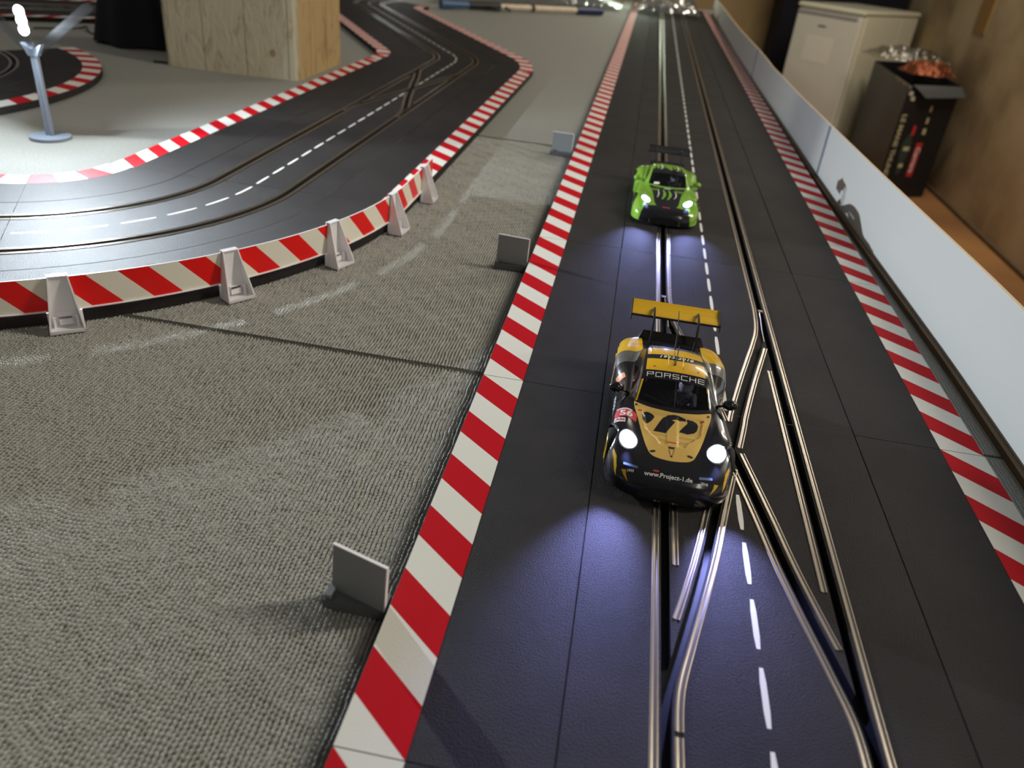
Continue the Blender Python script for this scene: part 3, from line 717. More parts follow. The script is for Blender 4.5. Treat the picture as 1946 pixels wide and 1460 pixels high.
for s in (-1, 1):
    dv = Vector((s*0.080, 0.012, 0.064)); T0 = Vector((s*0.008, 0, 0.120)); m = MB()
    side = Vector((-dv.z, 0, dv.x)).normalized()*0.0062; th = Vector((0, 0.0028, 0))
    q = []
    for f, wf in ((0, 0.8), (0.12, 1.0), (0.93, 1.0), (1.0, 0.55)):
        c_ = T0+dv*f
        q += [c_-side*wf-th, c_+side*wf-th, c_+side*wf+th, c_-side*wf+th]
    fs = [(0, 1, 2, 3), (15, 14, 13, 12)]
    for i in range(3):
        for k in range(4): fs.append((i*4+k, i*4+(k+1) % 4, (i+1)*4+(k+1) % 4, (i+1)*4+k))
    m.add([tuple(v) for v in q], fs); m.build('arm', M['clear'], r_, label='clear plastic arm')
m = MB(); m.tube([(0, -0.002, 0.118), (-0.002, -0.006, 0.172)], 0.0045, 8); m.build('lamp_holder', M['clear'], r_, label='clear plastic stem of the light')
m = MB()
for z_, x_ in ((0.146, 0.0), (0.158, -0.001), (0.169, -0.002)): m.ellipsoid((x_, -0.0105, z_), (0.0068, 0.0045, 0.0070), 14, 10)
m.build('light_bulb', M['lampled'], r_, smooth=True, label='glaring white lights')
def point(name, loc, power, col, rad_, parent=None):
    l = bpy.data.lights.new(name, 'POINT'); l.energy = power; l.color = col; l.shadow_soft_size = rad_
    o = bpy.data.objects.new(name, l); C.objects.link(o); o.location = loc
    if parent: o.parent = parent
    return o
def spot(name, loc, target, power, col, rad_, ang, blend, parent=None):
    l = bpy.data.lights.new(name, 'SPOT'); l.energy = power; l.color = col; l.shadow_soft_size = rad_; l.spot_size = rad(ang); l.spot_blend = blend
    o = bpy.data.objects.new(name, l); C.objects.link(o); o.location = loc
    o.rotation_euler = (Vector(target)-Vector(loc)).to_track_quat('-Z', 'Y').to_euler()
    if parent: o.parent = parent
    return o
lg = point('lamp_glow', (0.002, -0.017, 0.158), 58.0, (0.80, 0.91, 1.0), 0.003, r_)
def beam_pattern(light):     # the LED throws most of its light sideways, to one side of the post
    light.use_nodes = True; nt = light.node_tree; N = nt.nodes; K = nt.links; em = N['Emission']
    g = N.new('ShaderNodeNewGeometry'); sx = N.new('ShaderNodeSeparateXYZ'); K.new(g.outputs['Incoming'], sx.inputs[0])
    ab = N.new('ShaderNodeMath'); ab.operation = 'ABSOLUTE'; K.new(sx.outputs[2], ab.inputs[0])
    rp = N.new('ShaderNodeValToRGB'); e = rp.color_ramp.elements; e[0].position = 0.26; e[0].color = (1, 1, 1, 1); e[1].position = 1.0; e[1].color = (0.05, 0.05, 0.05, 1)
    for p_, v in ((0.45, 0.42), (0.70, 0.13)): k = e.new(p_); k.color = (v, v, v, 1)
    K.new(ab.outputs[0], rp.inputs[0])
    dt = N.new('ShaderNodeVectorMath'); dt.operation = 'DOT_PRODUCT'; dt.inputs[1].default_value = (AZ*0.3, AZ*-0.954, 0); K.new(g.outputs['Incoming'], dt.inputs[0])
    mp = N.new('ShaderNodeMapRange'); mp.inputs[1].default_value = -0.954; mp.inputs[2].default_value = 1.0; mp.inputs[3].default_value = 0.46; mp.inputs[4].default_value = 0.95; K.new(dt.outputs['Value'], mp.inputs[0])
    ml = N.new('ShaderNodeMath'); ml.operation = 'MULTIPLY'; K.new(rp.outputs[0], ml.inputs[0]); K.new(mp.outputs[0], ml.inputs[1]); K.new(ml.outputs[0], em.inputs['Strength'])
AZ = 1
beam_pattern(lg.data)

# ------------------------------------------------------------------ far end: rod and crumpled clear film
ra, rb = Vector((-0.93, 3.02, TZ+0.019)), Vector((-0.32, 3.54, TZ+0.019)); dv = (rb-ra)
r_ = empty('handled_rod', (0, 0, 0), label='cream and dark blue handled rod lying on the carpet at the far end', cat='rod')
def seg(f0, f1, r0, r1, mt, nm, lab=None): 
    MB().tube([ra+dv*f0, ra+dv*(f0*0.5+f1*0.5), ra+dv*f1], [r0, (r0+r1)/2, r1], 12).build(nm, mt, r_, smooth=True, sharp=50, label=lab)
seg(0.0, 0.16, 0.018, 0.012, M['bluepl'], 'end_grip', 'blue flared end'); seg(0.16, 0.34, 0.015, 0.015, M['matblack'], 'reel_seat', 'black clamp'); seg(0.34, 0.53, 0.011, 0.012, M['cork'], 'handle', 'cream handle')
seg(0.53, 0.55, 0.014, 0.014, M['matblack'], 'collar', 'black ring'); seg(0.55, 0.83, 0.012, 0.011, M['cork'], 'handle', 'cream handle'); seg(0.83, 1.0, 0.017, 0.018, M['navy'], 'end_cap', 'navy end')
m = MB(); c_ = ra+dv*0.27; m.tube([c_, c_+Vector((0.02, -0.035, -0.005)), c_+Vector((0.06, -0.03, -0.006))], 0.006, 8); c_ = ra+dv*0.37; m.tube([c_, c_+Vector((0.03, -0.04, -0.008))], 0.005, 8); m.build('trigger', M['matblack'], r_, smooth=True)
def film(name, x0, x1, y0, y1, z, amp, nx, ny, mt, label, cat, seed=1, slope=0):
    random.seed(seed); m = MB(); vs = []
    ph = [(random.uniform(3, 9), random.uniform(3, 9), random.uniform(0, 6)) for _ in range(7)]
    for j in range(ny+1):
        for i in range(nx+1):
            u, v = i/nx, j/ny; h = sum(abs(sin(a*u*PI+b*v*2+c_))*0.16 for a, b, c_ in ph); ed = min(1, 5*u, 5*(1-u), 6*v, 4*(1-v))
            vs.append((x0+(x1-x0)*u, y0+slope*u*(1-v)+(y1-y0)*v + 0.02*sin(9*u)*(1-v), z+amp*h*ed+random.uniform(0, 0.05)*amp))
    fs = [(j*(nx+1)+i, j*(nx+1)+i+1, (j+1)*(nx+1)+i+1, (j+1)*(nx+1)+i) for j in range(ny) for i in range(nx)]
    m.add(vs, fs); o = m.build(name, mt, smooth=False); tag(o, label, cat); return o
o = film('plastic_film', -1.02, -0.25, 3.18, 4.5, 0.000, 0.07, 38, 44, M['film'], 'crumpled clear plastic film at the far end behind the rod', 'plastic film', 3, 0.66)
o.rotation_euler = (0, 0, 0)
o = film('plastic_film', -0.20, 0.13, 3.78, 4.5, 0.012, 0.10, 26, 26, M['film'], 'crumpled clear plastic film over the end of the straight', 'plastic film', 5)
point('far_fill_glow', (-0.15, 4.25, 0.20), 2.4, (0.85, 1.0, 0.80), 0.02)  # unseen light added for the greenish glow on the far film
point('far_fill_glow', (-1.5, 4.3, 0.22), 2.0, (0.95, 1.0, 1.0), 0.02)  # second unseen light, added for glow round the far bend

# ------------------------------------------------------------------ things beyond the right edge
def frame(p0, p1):     # unit direction and outward normal in plan
    d_ = (Vector(p1)-Vector(p0)).normalized(); return d_, Vector((d_.y, -d_.x))
FA, FB = (0.8226, 5.409), (1.1614, 5.098); d_, n_ = frame(FA, FB)
fw = (Vector(FB)-Vector(FA)).length; ang = math.atan2(d_.y, d_.x)
r_ = empty('fridge', (FA[0], FA[1], FZ), rz=ang, label='small white refrigerator standing on the floor beyond the barrier', cat='fridge')
m = MB(); m.box(0, fw, 0.03, 0.66, 0.03, 0.82); o = m.build('body', M['fridge'], r_)
def bevel(o, w_, s=3):
    bm = bmesh.new(); bm.from_mesh(o.data); bmesh.ops.bevel(bm, geom=bm.edges[:], offset=w_, segments=s, affect='EDGES', clamp_overlap=True); bm.to_mesh(o.data); bm.free()
bevel(o, 0.006)
o = MB().box(-0.006, fw+0.006, -0.012, 0.67, 0.822, 0.85).build('top', M['fridge'], r_); bevel(o, 0.008)
dr = MB().box(0.003, fw-0.003, -0.012, 0.028, 0.05, 0.812).build('door', M['fridgedoor'], r_); bevel(dr, 0.008)
o = MB().box(0.02, fw-0.03, -0.020, -0.012, 0.792, 0.808).build('handle', mat('handle_grey', (0.4, 0.4, 0.42), 0.4), dr, label='grey recessed grip')
MB().box(fw*0.38, fw*0.50, -0.0135, -0.012, 0.725, 0.735).build('badge', M['boxgrey'], dr, label='small dark badge')
MB().box(fw*0.24, fw*0.66, -0.0135, -0.012, 0.52, 0.67).build('sticker', mat('pale_label', (0.90, 0.87, 0.76), 0.5), dr, label='pale square label')
o = MB().box(fw+0.0, fw+0.0015, 0.46, 0.466, 0.03, 0.82).build('side_trim', M['fridgedoor'], r_)
# dark cabinet behind the fridge
r_ = empty('cabinet', (1.20, 6.2, FZ), label='tall black cabinet standing behind the white refrigerator', cat='cabinet')
MB().box(-0.40, 0.44, -0.16, 0.22, 0, 1.5).build('body', M['cloth'], r_); MB().box(-0.39, 0.0, -0.175, -0.16, 0.02, 1.48).build('door', M['cloth'], r_); MB().box(0.01, 0.43, -0.175, -0.16, 0.02, 1.48).build('door', M['cloth'], r_)
# upright game box
zt = -0.21
def atz(q1, q2, z): f = (z+0.2)/0.1; return Vector(q1)+(Vector(q2)-Vector(q1))*f
A_ = atz((1.2635, 4.9819), (0.9999, 3.9596), zt); C_ = atz((1.5267, 4.2283), (1.2126, 3.3504), zt)
B_ = Vector((1.245, 4.13))
d_ = (C_-B_); bw = d_.length; ang = math.atan2(d_.y, d_.x); bl = (A_-B_).length
r_ = empty('game_box', (B_.x, B_.y, FZ), rz=ang, label='tall black cardboard box printed LE MANS THUNDER standing open beside the fridge', cat='box')
ex = Vector((cos(ang), sin(ang))); ey = Vector((-sin(ang), cos(ang))); H_ = zt-FZ
av = A_-B_; ax_, ay_ = av.dot(ex), av.dot(ey)
m = MB(); m.add([(0, 0, 0), (bw, 0, 0), (bw+ax_, ay_, 0), (ax_, ay_, 0), (0, 0, H_), (bw, 0, H_), (bw+ax_, ay_, H_), (ax_, ay_, H_)], [(0, 1, 5, 4), (1, 2, 6, 5), (2, 3, 7, 6)], 0)
m.add([(ax_, ay_, 0), (0, 0, 0), (0, 0, H_), (ax_, ay_, H_)], [(0, 1, 2, 3)], 1)
m.build('carton', [M['boxblack'], M['boxgrey']], r_)
m = MB(); m.add([(0.02, -0.003, H_+0.002), (bw, -0.004, H_), (bw+0.02, -0.03, H_-0.05), (0.10, -0.035, H_-0.055), (0.05, -0.02, H_-0.02)], [(0, 1, 2, 3, 4)]); m.build('flap', M['boxgrey'], r_, label='folded dark grey flap')
m = MB()
for i in range(6):
    f = 0.35-0.07*i; m.add([(ax_*f-0.002, ay_*f, H_+0.001), (ax_*(f-0.07)-0.002, ay_*(f-0.07), H_+0.001), (ax_*(f-0.03)-0.003, ay_*(f-0.03), H_-0.012-0.012*(i % 2))], [(0, 1, 2)])
for (u, z_) in ((0.012, 0.03), (0.035, 0.055)): m.add([(u, -0.002, H_-z_), (u+0.03, -0.002, H_-z_), (u+0.028, -0.002, H_-z_-0.022), (u+0.002, -0.002, H_-z_-0.02)], [(0, 1, 2, 3)])
m.build('torn_paper', M['torn'], r_, label='torn pale paper edge')

def text_polys(txt, size=1.0, bold=0.0, shear=0.0, spacing=1.0):
    cu = bpy.data.curves.new('t', 'FONT'); cu.body = txt; cu.size = size; cu.align_x = 'CENTER'; cu.align_y = 'CENTER'; cu.offset = bold; cu.shear = shear; cu.resolution_u = 3; cu.space_character = spacing
    o = bpy.data.objects.new('t', cu); C.objects.link(o); dg = bpy.context.evaluated_depsgraph_get(); dg.update()
    me = o.evaluated_get(dg).to_mesh(); vs = [v.co.copy() for v in me.vertices]; fs = [tuple(p_.vertices) for p_ in me.polygons]
    bpy.data.objects.remove(o); return [[(vs[i].x, vs[i].y) for i in f] for f in fs]
def flat_text(parent, txt, size, org, ax, ay, mt, bold=0.0, name='lettering', label=None, spacing=1.0):
    m = MB(); org, ax, ay = Vector(org), Vector(ax).normalized(), Vector(ay).normalized()
    for poly in text_polys(txt, size, bold, spacing=spacing): m.add([tuple(org+ax*x+ay*y) for x, y in poly], [tuple(range(len(poly)))])
    return m.build(name, mt, parent, label=label)
flat_text(r_, 'LE MANS THUNDER', 0.042, (0.030, -0.003, H_-0.33), (0, 0, -1), (1, 0, 0), M['boxtext'], 0.001, label='cream printed words')
flat_text(r_, 'Carrera', 0.042, (0.205, -0.003, H_-0.38), (0, 0, -1), (1, 0, 0), M['txt'], 0.001, label='white lettering on the red bar')
MB().box(0.185, 0.227, -0.0022, -0.0010, H_-0.47, H_-0.29).build('logo_bar', M['carred'], r_, label='red logo bar')
m = MB()
for z_, w__ in ((0.10, 0.010), (0.16, 0.014), (0.215, 0.020)): m.box(0.197, 0.197+w__, -0.0022, -0.0010, H_-z_-0.03, H_-z_)
m.build('logo_mark', M['boxtext'], r_)
m = MB(); random.seed(4)
ring = [(0.115+0.030*cos(a)*(1+0.25*sin(3*a)), -0.0022, H_-0.35+0.11*sin(a)) for a in [2*PI*i/20 for i in range(20)]]
m.add(ring, [tuple(range(20))], 0); m.box(0.10, 0.14, -0.0030, -0.0024, H_-0.33, H_-0.31, 1); m.box(0.105, 0.135, -0.0030, -0.0024, H_-0.42, H_-0.40, 1); m.box(0.12, 0.14, -0.0030, -0.0024, H_-0.25, H_-0.20, 2)
m.build('car_picture', [mat('print_dark_green', (0.04, 0.06, 0.05), 0.5), M['boxtext'], M['carred']], r_, label='printed race car picture')
bc_ = (A_+C_)/2
o = film('plastic_bag', -0.22, 0.24, -0.10, 0.14, 0, 0.07, 22, 16, M['bagfilm'], 'crumpled clear plastic bag lying on top of the black box', 'bag', 9); o.location = (bc_.x-0.03, bc_.y+0.14, zt+0.05); o.rotation_euler = (0, 0, rad(8))
o = film('copper_foil', -0.13, 0.13, -0.10, 0.10, 0, 0.07, 14, 12, M['copper'], 'copper coloured wrapping sticking out of the black box', 'wrapping', 11); o.location = (bc_.x+0.03, bc_.y-0.10, zt+0.012); o.rotation_euler = (0, 0, rad(12))
m = MB(); m.box(1.652, 1.66, 4.55, 4.72, 0.03, 0.20); o = m.build('wall_patch', mat('ochre_patch', (0.30, 0.17, 0.05), 0.8)); tag(o, 'ochre rectangular patch on the rough wall', 'patch')

# ------------------------------------------------------------------ the cars
ST_P = [  # y, then ten (x,z) from centre line round to the sill
 (0, [(0, 13), (5, 13), (9, 12.6), (12, 12.2), (14.5, 11.5), (16.5, 10.5), (18, 9.5), (18.8, 8), (18.8, 6), (18, 4)]),
 (2, [(0, 17.5), (8, 17.5), (14, 17), (18, 16.2), (21.5, 15), (24, 13.5), (26, 12), (27, 10), (27, 7), (26.5, 4)]),
 (6, [(0, 20.5), (10, 20.5), (18, 20.2), (23, 19.5), (27, 18.3), (30, 16.8), (32.5, 14.5), (34, 12), (34.2, 8), (34, 4)]),
 (12, [(0, 22.5), (11, 22.5), (19, 22.3), (25, 22), (30, 21.5), (34, 20), (37, 17.5), (38.8, 14), (39.2, 9), (39, 4)]),
 (20, [(0, 24.3), (11, 24.3), (19.5, 24.2), (25, 24.6), (31, 25), (36, 23.8), (39.5, 20.5), (41.5, 16), (42, 9), (42, 4)]),
 (30, [(0, 26.3), (11, 26.3), (20, 26.2), (25, 27), (31, 28.6), (37, 28), (41, 24.5), (43, 19), (43.5, 11), (43.5, 4)]),
 (42, [(0, 28.7), (11, 28.7), (22, 28.6), (26.5, 29), (31.5, 30.6), (37.5, 30.3), (41.5, 27), (43.5, 21), (43.8, 12), (43.5, 4)]),
 (55, [(0, 31), (11, 31), (24, 30.8), (28, 30.6), (32, 31), (37, 30.3), (40.5, 27.5), (42.3, 22), (42.3, 12), (42, 4)]),
 (66, [(0, 33), (11, 33), (25.5, 33), (28.2, 32.6), (33, 31.5), (36.5, 30), (39, 27), (40.5, 21), (41, 12), (41, 4)]),
 (82, [(0, 40.2), (11, 40), (24.2, 39), (27, 37.3), (31.5, 31.8), (34.5, 30), (37.5, 26.5), (39.5, 20), (41, 12), (41, 4)]),
 (97, [(0, 46.2), (10.5, 46), (22.6, 44.8), (25.4, 42.3), (30.5, 32.2), (34, 30.3), (37, 26), (39.2, 20), (41, 12), (41, 4)]),
 (112, [(0, 48), (10.5, 47.7), (21.8, 46.3), (24.6, 43.8), (30, 32.8), (34, 30.8), (37.5, 27), (40, 21), (41.3, 12), (41.3, 4)]),
 (126, [(0, 47.5), (10.5, 47.2), (21.2, 45.6), (23.8, 43), (29.5, 33.5), (35, 32.3), (39.5, 29.5), (42.5, 24), (43.5, 12), (43.5, 4)]),
 (140, [(0, 44.6), (10.5, 44.3), (20, 42.8), (22.6, 40.6), (28.5, 34.2), (35.5, 34), (41, 31.5), (44, 25.5), (44.3, 12), (44, 4)]),
 (152, [(0, 40.4), (10, 40.2), (18.4, 39), (21, 37.4), (27.5, 34), (35.5, 34), (41, 31.8), (44, 26), (44.3, 12), (44, 4)]),
 (165, [(0, 36), (10, 35.8), (17, 35), (20.5, 34), (28, 32.5), (35, 32), (40, 30), (43, 25), (43.5, 12), (43, 5)]),
 (180, [(0, 32), (10, 32), (17, 31.8), (22, 31.3), (28, 30.5), (34, 29.5), (38, 27.5), (41, 23.5), (41.5, 12), (41, 6)]),
 (190, [(0, 30), (10, 30), (17, 29.6), (21, 29), (26, 28), (31, 26.5), (35, 24.5), (37.5, 21), (38, 13), (37.5, 7)])]
YOFF = {8: [0, 0.6, 5.5, 7, 8, 8, 8, 8, 8, 8], 9: [0, 0.4, 2, 3, 2, 2, 2, 2, 2, 2]}
def cr(a, b, c_, d_, t_): return 0.5*((2*b)+(-a+c_)*t_+(2*a-5*b+4*c_-d_)*t_*t_+(-a+3*b-3*c_+d_)*t_**3)
def smoothstep(a, b, x): t_ = max(0, min(1, (x-a)/(b-a))); return t_*t_*(3-2*t_)
def car_grid(ymap, zscale, xscale, relief, KU, KV):
    ctrl = []
    for i, (y, row) in enumerate(ST_P):
        off = YOFF.get(i, [0]*10); ctrl.append([Vector((x*xscale, ymap(y+off[j]), z*zscale)) for j, (x, z) in enumerate(row)])
    R_, K_ = len(ctrl), 10
    def cp(i, j):
        i = max(0, min(R_-1, i))
        if j < 0: v = ctrl[i][-j]; return Vector((-v.x, v.y, v.z))
        return ctrl[i][min(K_-1, j)]
    G = []
    for iv in range((R_-1)*KV+1):
        i = min(iv//KV, R_-2); tv = (iv-i*KV)/KV; row = []
        for ju in range((K_-1)*KU+1):
            j = min(ju//KU, K_-2); tu = (ju-j*KU)/KU
            rows = [cr(cp(ii, j-1), cp(ii, j), cp(ii, j+1), cp(ii, j+2), tu) for ii in (i-1, i, i+1, i+2)]
            p_ = cr(*rows, tv); 
            if ju == 0: p_.x = 0
            if relief: p_.z += relief(p_.x, p_.y)
            row.append(p_)
        G.append(row)
    return G
def porsche_relief(x, y):
    if not (20 < y < 66) or abs(x) > 26: return 0
    ax = abs(x)
    # U-shaped recess on the hood
    hw = 9+ (19.5-9)*smoothstep(31, 47, y)+ 2.5*smoothstep(47, 64, y)
    edge = (1-smoothstep(hw-1.2, hw, ax))*smoothstep(31.2, 33, y)*(1-smoothstep(60, 64, y))
    d_ = -0.9
    for k, yy in enumerate((37.5, 42)): d_ += 0.45*(1-smoothstep(yy-0.5, yy+2.4, y)) if y > yy-0.5 else 0
    spine = 1-smoothstep(3.1, 3.9, ax)
    ridge = 0.35*math.exp(-((ax-hw)/0.9)**2)*smoothstep(30, 33, y)*(1-smoothstep(60, 64, y))
    return d_*edge*(1-spine)+ridge
def grid_part(G, i0, i1, j0, j1, name, mt, parent, arches=(), flip=True, label=None, off=0.0, drop=None, smooth=True, sharp=35):
    m = MB(); idx = {}
    def vid(i, j, s):
        if j == 0: s = 1
        key = (i, j, s)
        if key not in idx:
            v = G[i][j]; x, y, z = v
            for (yc_, zc_, r0) in arches:
                dy, dz = y-yc_, z-zc_; dist = math.hypot(dy, dz)
                if x > 30 and r0-1.6 < dist < r0+0.9 and dist > 0: y, z = yc_+dy*r0/dist, zc_+dz*r0/dist
            idx[key] = len(m.v); m.v.append((s*x*0.001, y*0.001, z*0.001))
        return idx[key]
    for i in range(i0, i1):
        for j in range(j0, j1):
            c_ = (G[i][j]+G[i+1][j]+G[i][j+1]+G[i+1][j+1])/4
            if any(c_.x > 30 and math.hypot(c_.y-a, c_.z-b) < r0-0.35 for a, b, r0 in arches): continue
            if drop and drop(i, j): continue
            for s in (1, -1):
                f = (vid(i, j, s), vid(i, j+1, s), vid(i+1, j+1, s), vid(i+1, j, s))
                m.f.append(f if s > 0 else f[::-1]); m.m.append(0)
    return m
def clip_grid(polys, step):
    bm = bmesh.new()
    for poly in polys:
        vs = [bm.verts.new((x, y, 0)) for x, y in poly]
        try: bm.faces.new(vs)
        except Exception: pass
    xs = [v.co.x for v in bm.verts]; ys = [v.co.y for v in bm.verts]
    for ax, lo, hi in ((0, min(xs), max(xs)), (1, min(ys), max(ys))):
        k = math.floor(lo/step)*step+step*0.37
        while k < hi:
            nrm = (1, 0, 0) if ax == 0 else (0, 1, 0); co = (k, 0, 0) if ax == 0 else (0, k, 0)
            bmesh.ops.bisect_plane(bm, geom=bm.verts[:]+bm.edges[:]+bm.faces[:], plane_co=co, plane_no=nrm, dist=1e-5); k += step
    bmesh.ops.triangulate(bm, faces=bm.faces[:])
    out = ([v.co.copy() for v in bm.verts], [[v.index for v in f.verts] for f in bm.faces]) if not bm.verts.index_update() else None
    bm.free(); return out
def smooth_poly(pts, n=5):
    out = []; N_ = len(pts)
    for i in range(N_):
        a, b, c_, d_ = [Vector(pts[(i+k) % N_]) for k in (-1, 0, 1, 2)]
        for k in range(n): q = cr(a, b, c_, d_, k/n); out.append((q.x, q.y))
    return out
class Decals:
    def __init__(s, G, parent):
        vs = []; fs = []; n_ = len(G[0])
        for row in G: vs += [tuple(v) for v in row]
        m_ = len(vs); vs += [(-x, y, z) for x, y, z in vs]
        for i in range(len(G)-1):
            for j in range(n_-1):
                a = i*n_+j; fs.append((a, a+1, a+n_+1, a+n_)); fs.append((m_+a, m_+a+n_, m_+a+n_+1, m_+a+1))
        s.bvh = BVHTree.FromPolygons(vs, fs); s.parent = parent
    def put(s, polys, name, mt, off=0.12, step=1.2, org=(0, 0, 0), ax=(1, 0, 0), ay=(0, 1, 0), dr=(0, 0, -1), label=None, parent=None, smooth=True):
        V, F = clip_grid(polys, step) if step else ([], [])
        if not step:
            for poly in polys:
                b = len(V); V += [Vector((x, y, 0)) for x, y in poly]; F.append([b+i for i in range(len(poly))])
        org, ax, ay, dr = Vector(org), Vector(ax).normalized(), Vector(ay).normalized(), Vector(dr).normalized(); m = MB(); ok = {}
        for i, v in enumerate(V):
            o_ = org+ax*v.x+ay*v.y; hit = s.bvh.ray_cast(o_-dr*80, dr)
            if hit[0] is not None:
                nrm = hit[1] if hit[1].dot(dr) < 0 else -hit[1]; q = hit[0]+nrm*off; ok[i] = len(m.v); m.v.append((q.x*0.001, q.y*0.001, q.z*0.001))
        for f in F:
            if all(i in ok for i in f): m.f.append(tuple(ok[i] for i in f)); m.m.append(0)
        return m.build(name, mt, parent or s.parent, smooth=smooth, label=label)
def oval(cx_, cy_, rx, ry, rot=0, n=28):
    return [(cx_+rx*cos(a)*cos(rot)-ry*sin(a)*sin(rot), cy_+rx*cos(a)*sin(rot)+ry*sin(a)*cos(rot)) for a in [2*PI*i/n for i in range(n)]]
def wheel(parent, x, y, rimcol):
    s = 1 if x > 0 else -1; T = Matrix.Translation((x*0.001, y*0.001, 0.0135)) @ Matrix.Rotation(s*PI/2, 4, 'Y')
    r_ = empty('wheel'); r_.parent = parent; r_.matrix_local = T
    MB().lathe([(0.0092, -0.0060), (0.0125, -0.0062), (0.0133, -0.0052), (0.0134, 0.0), (0.0133, 0.0048), (0.0125, 0.0058), (0.0094, 0.0056)], 36).build('tyre', M['rubber'], r_, smooth=True, sharp=40)
    m = MB(); m.lathe([(0.0, 0.0030), (0.0085, 0.0032), (0.0095, 0.0060), (0.0090, 0.0064), (0.0080, 0.0045), (0, 0.0040)], 30); 
    for k in range(5):
        m.box(-0.0008, 0.0008, 0.001, 0.0085, 0.0040, 0.0056, 0, Matrix.Rotation(2*PI*k/5, 4, 'Z'))
    m.build('rim', rimcol, r_, smooth=True, sharp=40)
def headlight(dec, parent, cx_, cy_, rx, ry, rot, power, beam):
    ring = smooth = oval(cx_, cy_, rx*1.12, ry*1.1, rot)
    hl = dec.put([ring], 'headlight', M['matblack'], off=0.25, step=1.5, label='dark headlight surround')
    dec.put([oval(cx_, cy_, rx*0.98, ry*0.96, rot)], 'reflector', M['reflector'], off=0.40, step=1.2, parent=hl, label='glowing blue-white reflector ring')
    dec.put([oval(cx_, cy_-0.8, rx*0.78, ry*0.74, rot)], 'headlight_lamp', M['led'], off=0.55, step=1.2, parent=hl, label='glaring white light')
    hit = dec.bvh.ray_cast(Vector((cx_, cy_, 90)), Vector((0, 0, -1)))
    # bulging clear lens
    m = MB(); n_ = 28
    T = Matrix.Translation(hit[0]*0.001) @ Vector((0, 0, 1)).rotation_difference(hit[1] if hit[1].z > 0 else -hit[1]).to_matrix().to_4x4()
    vs = []; fs = []
    for j in range(6):
        f = j/5; hgt = 0.0022*(1-f*f)+0.0003
        for k in range(n_):
            a = 2*PI*k/n_; x, y = rx*f*cos(a), ry*f*sin(a); vs.append(((x*cos(rot)-y*sin(rot))*0.00104, (x*sin(rot)+y*cos(rot))*0.00104, hgt))
    for j in range(5):
        for k in range(n_): fs.append((j*n_+k, j*n_+(k+1) % n_, (j+1)*n_+(k+1) % n_, (j+1)*n_+k))
    m.add([tuple(T @ Vector(v)) for v in vs], fs); m.build('headlight_lens', M['lens'], hl, smooth=True)
    z = hit[0].z+4
    spot('headlight_beam', (cx_*0.001, (cy_-3)*0.001, z*0.001), (cx_*0.0014, (cy_-90)*0.001, 0.001*(z-27)), power, beam, 0.002, 50, 1.0, parent)
    return hl
def mirror(parent, s, x, y, z, mt):
    m = MB(); m.ellipsoid((s*x*0.001, y*0.001, z*0.001), (0.0056, 0.0036, 0.0040), 14, 10); m.tube([(s*(x-3)*0.001, y*0.001, (z-1)*0.001), (s*(x-9)*0.001, (y+1)*0.001, (z-3.5)*0.001)], 0.0009, 8)
    r_ = m.build('mirror', mt, parent, smooth=True)
    return r_
KU, KV = 10, 10
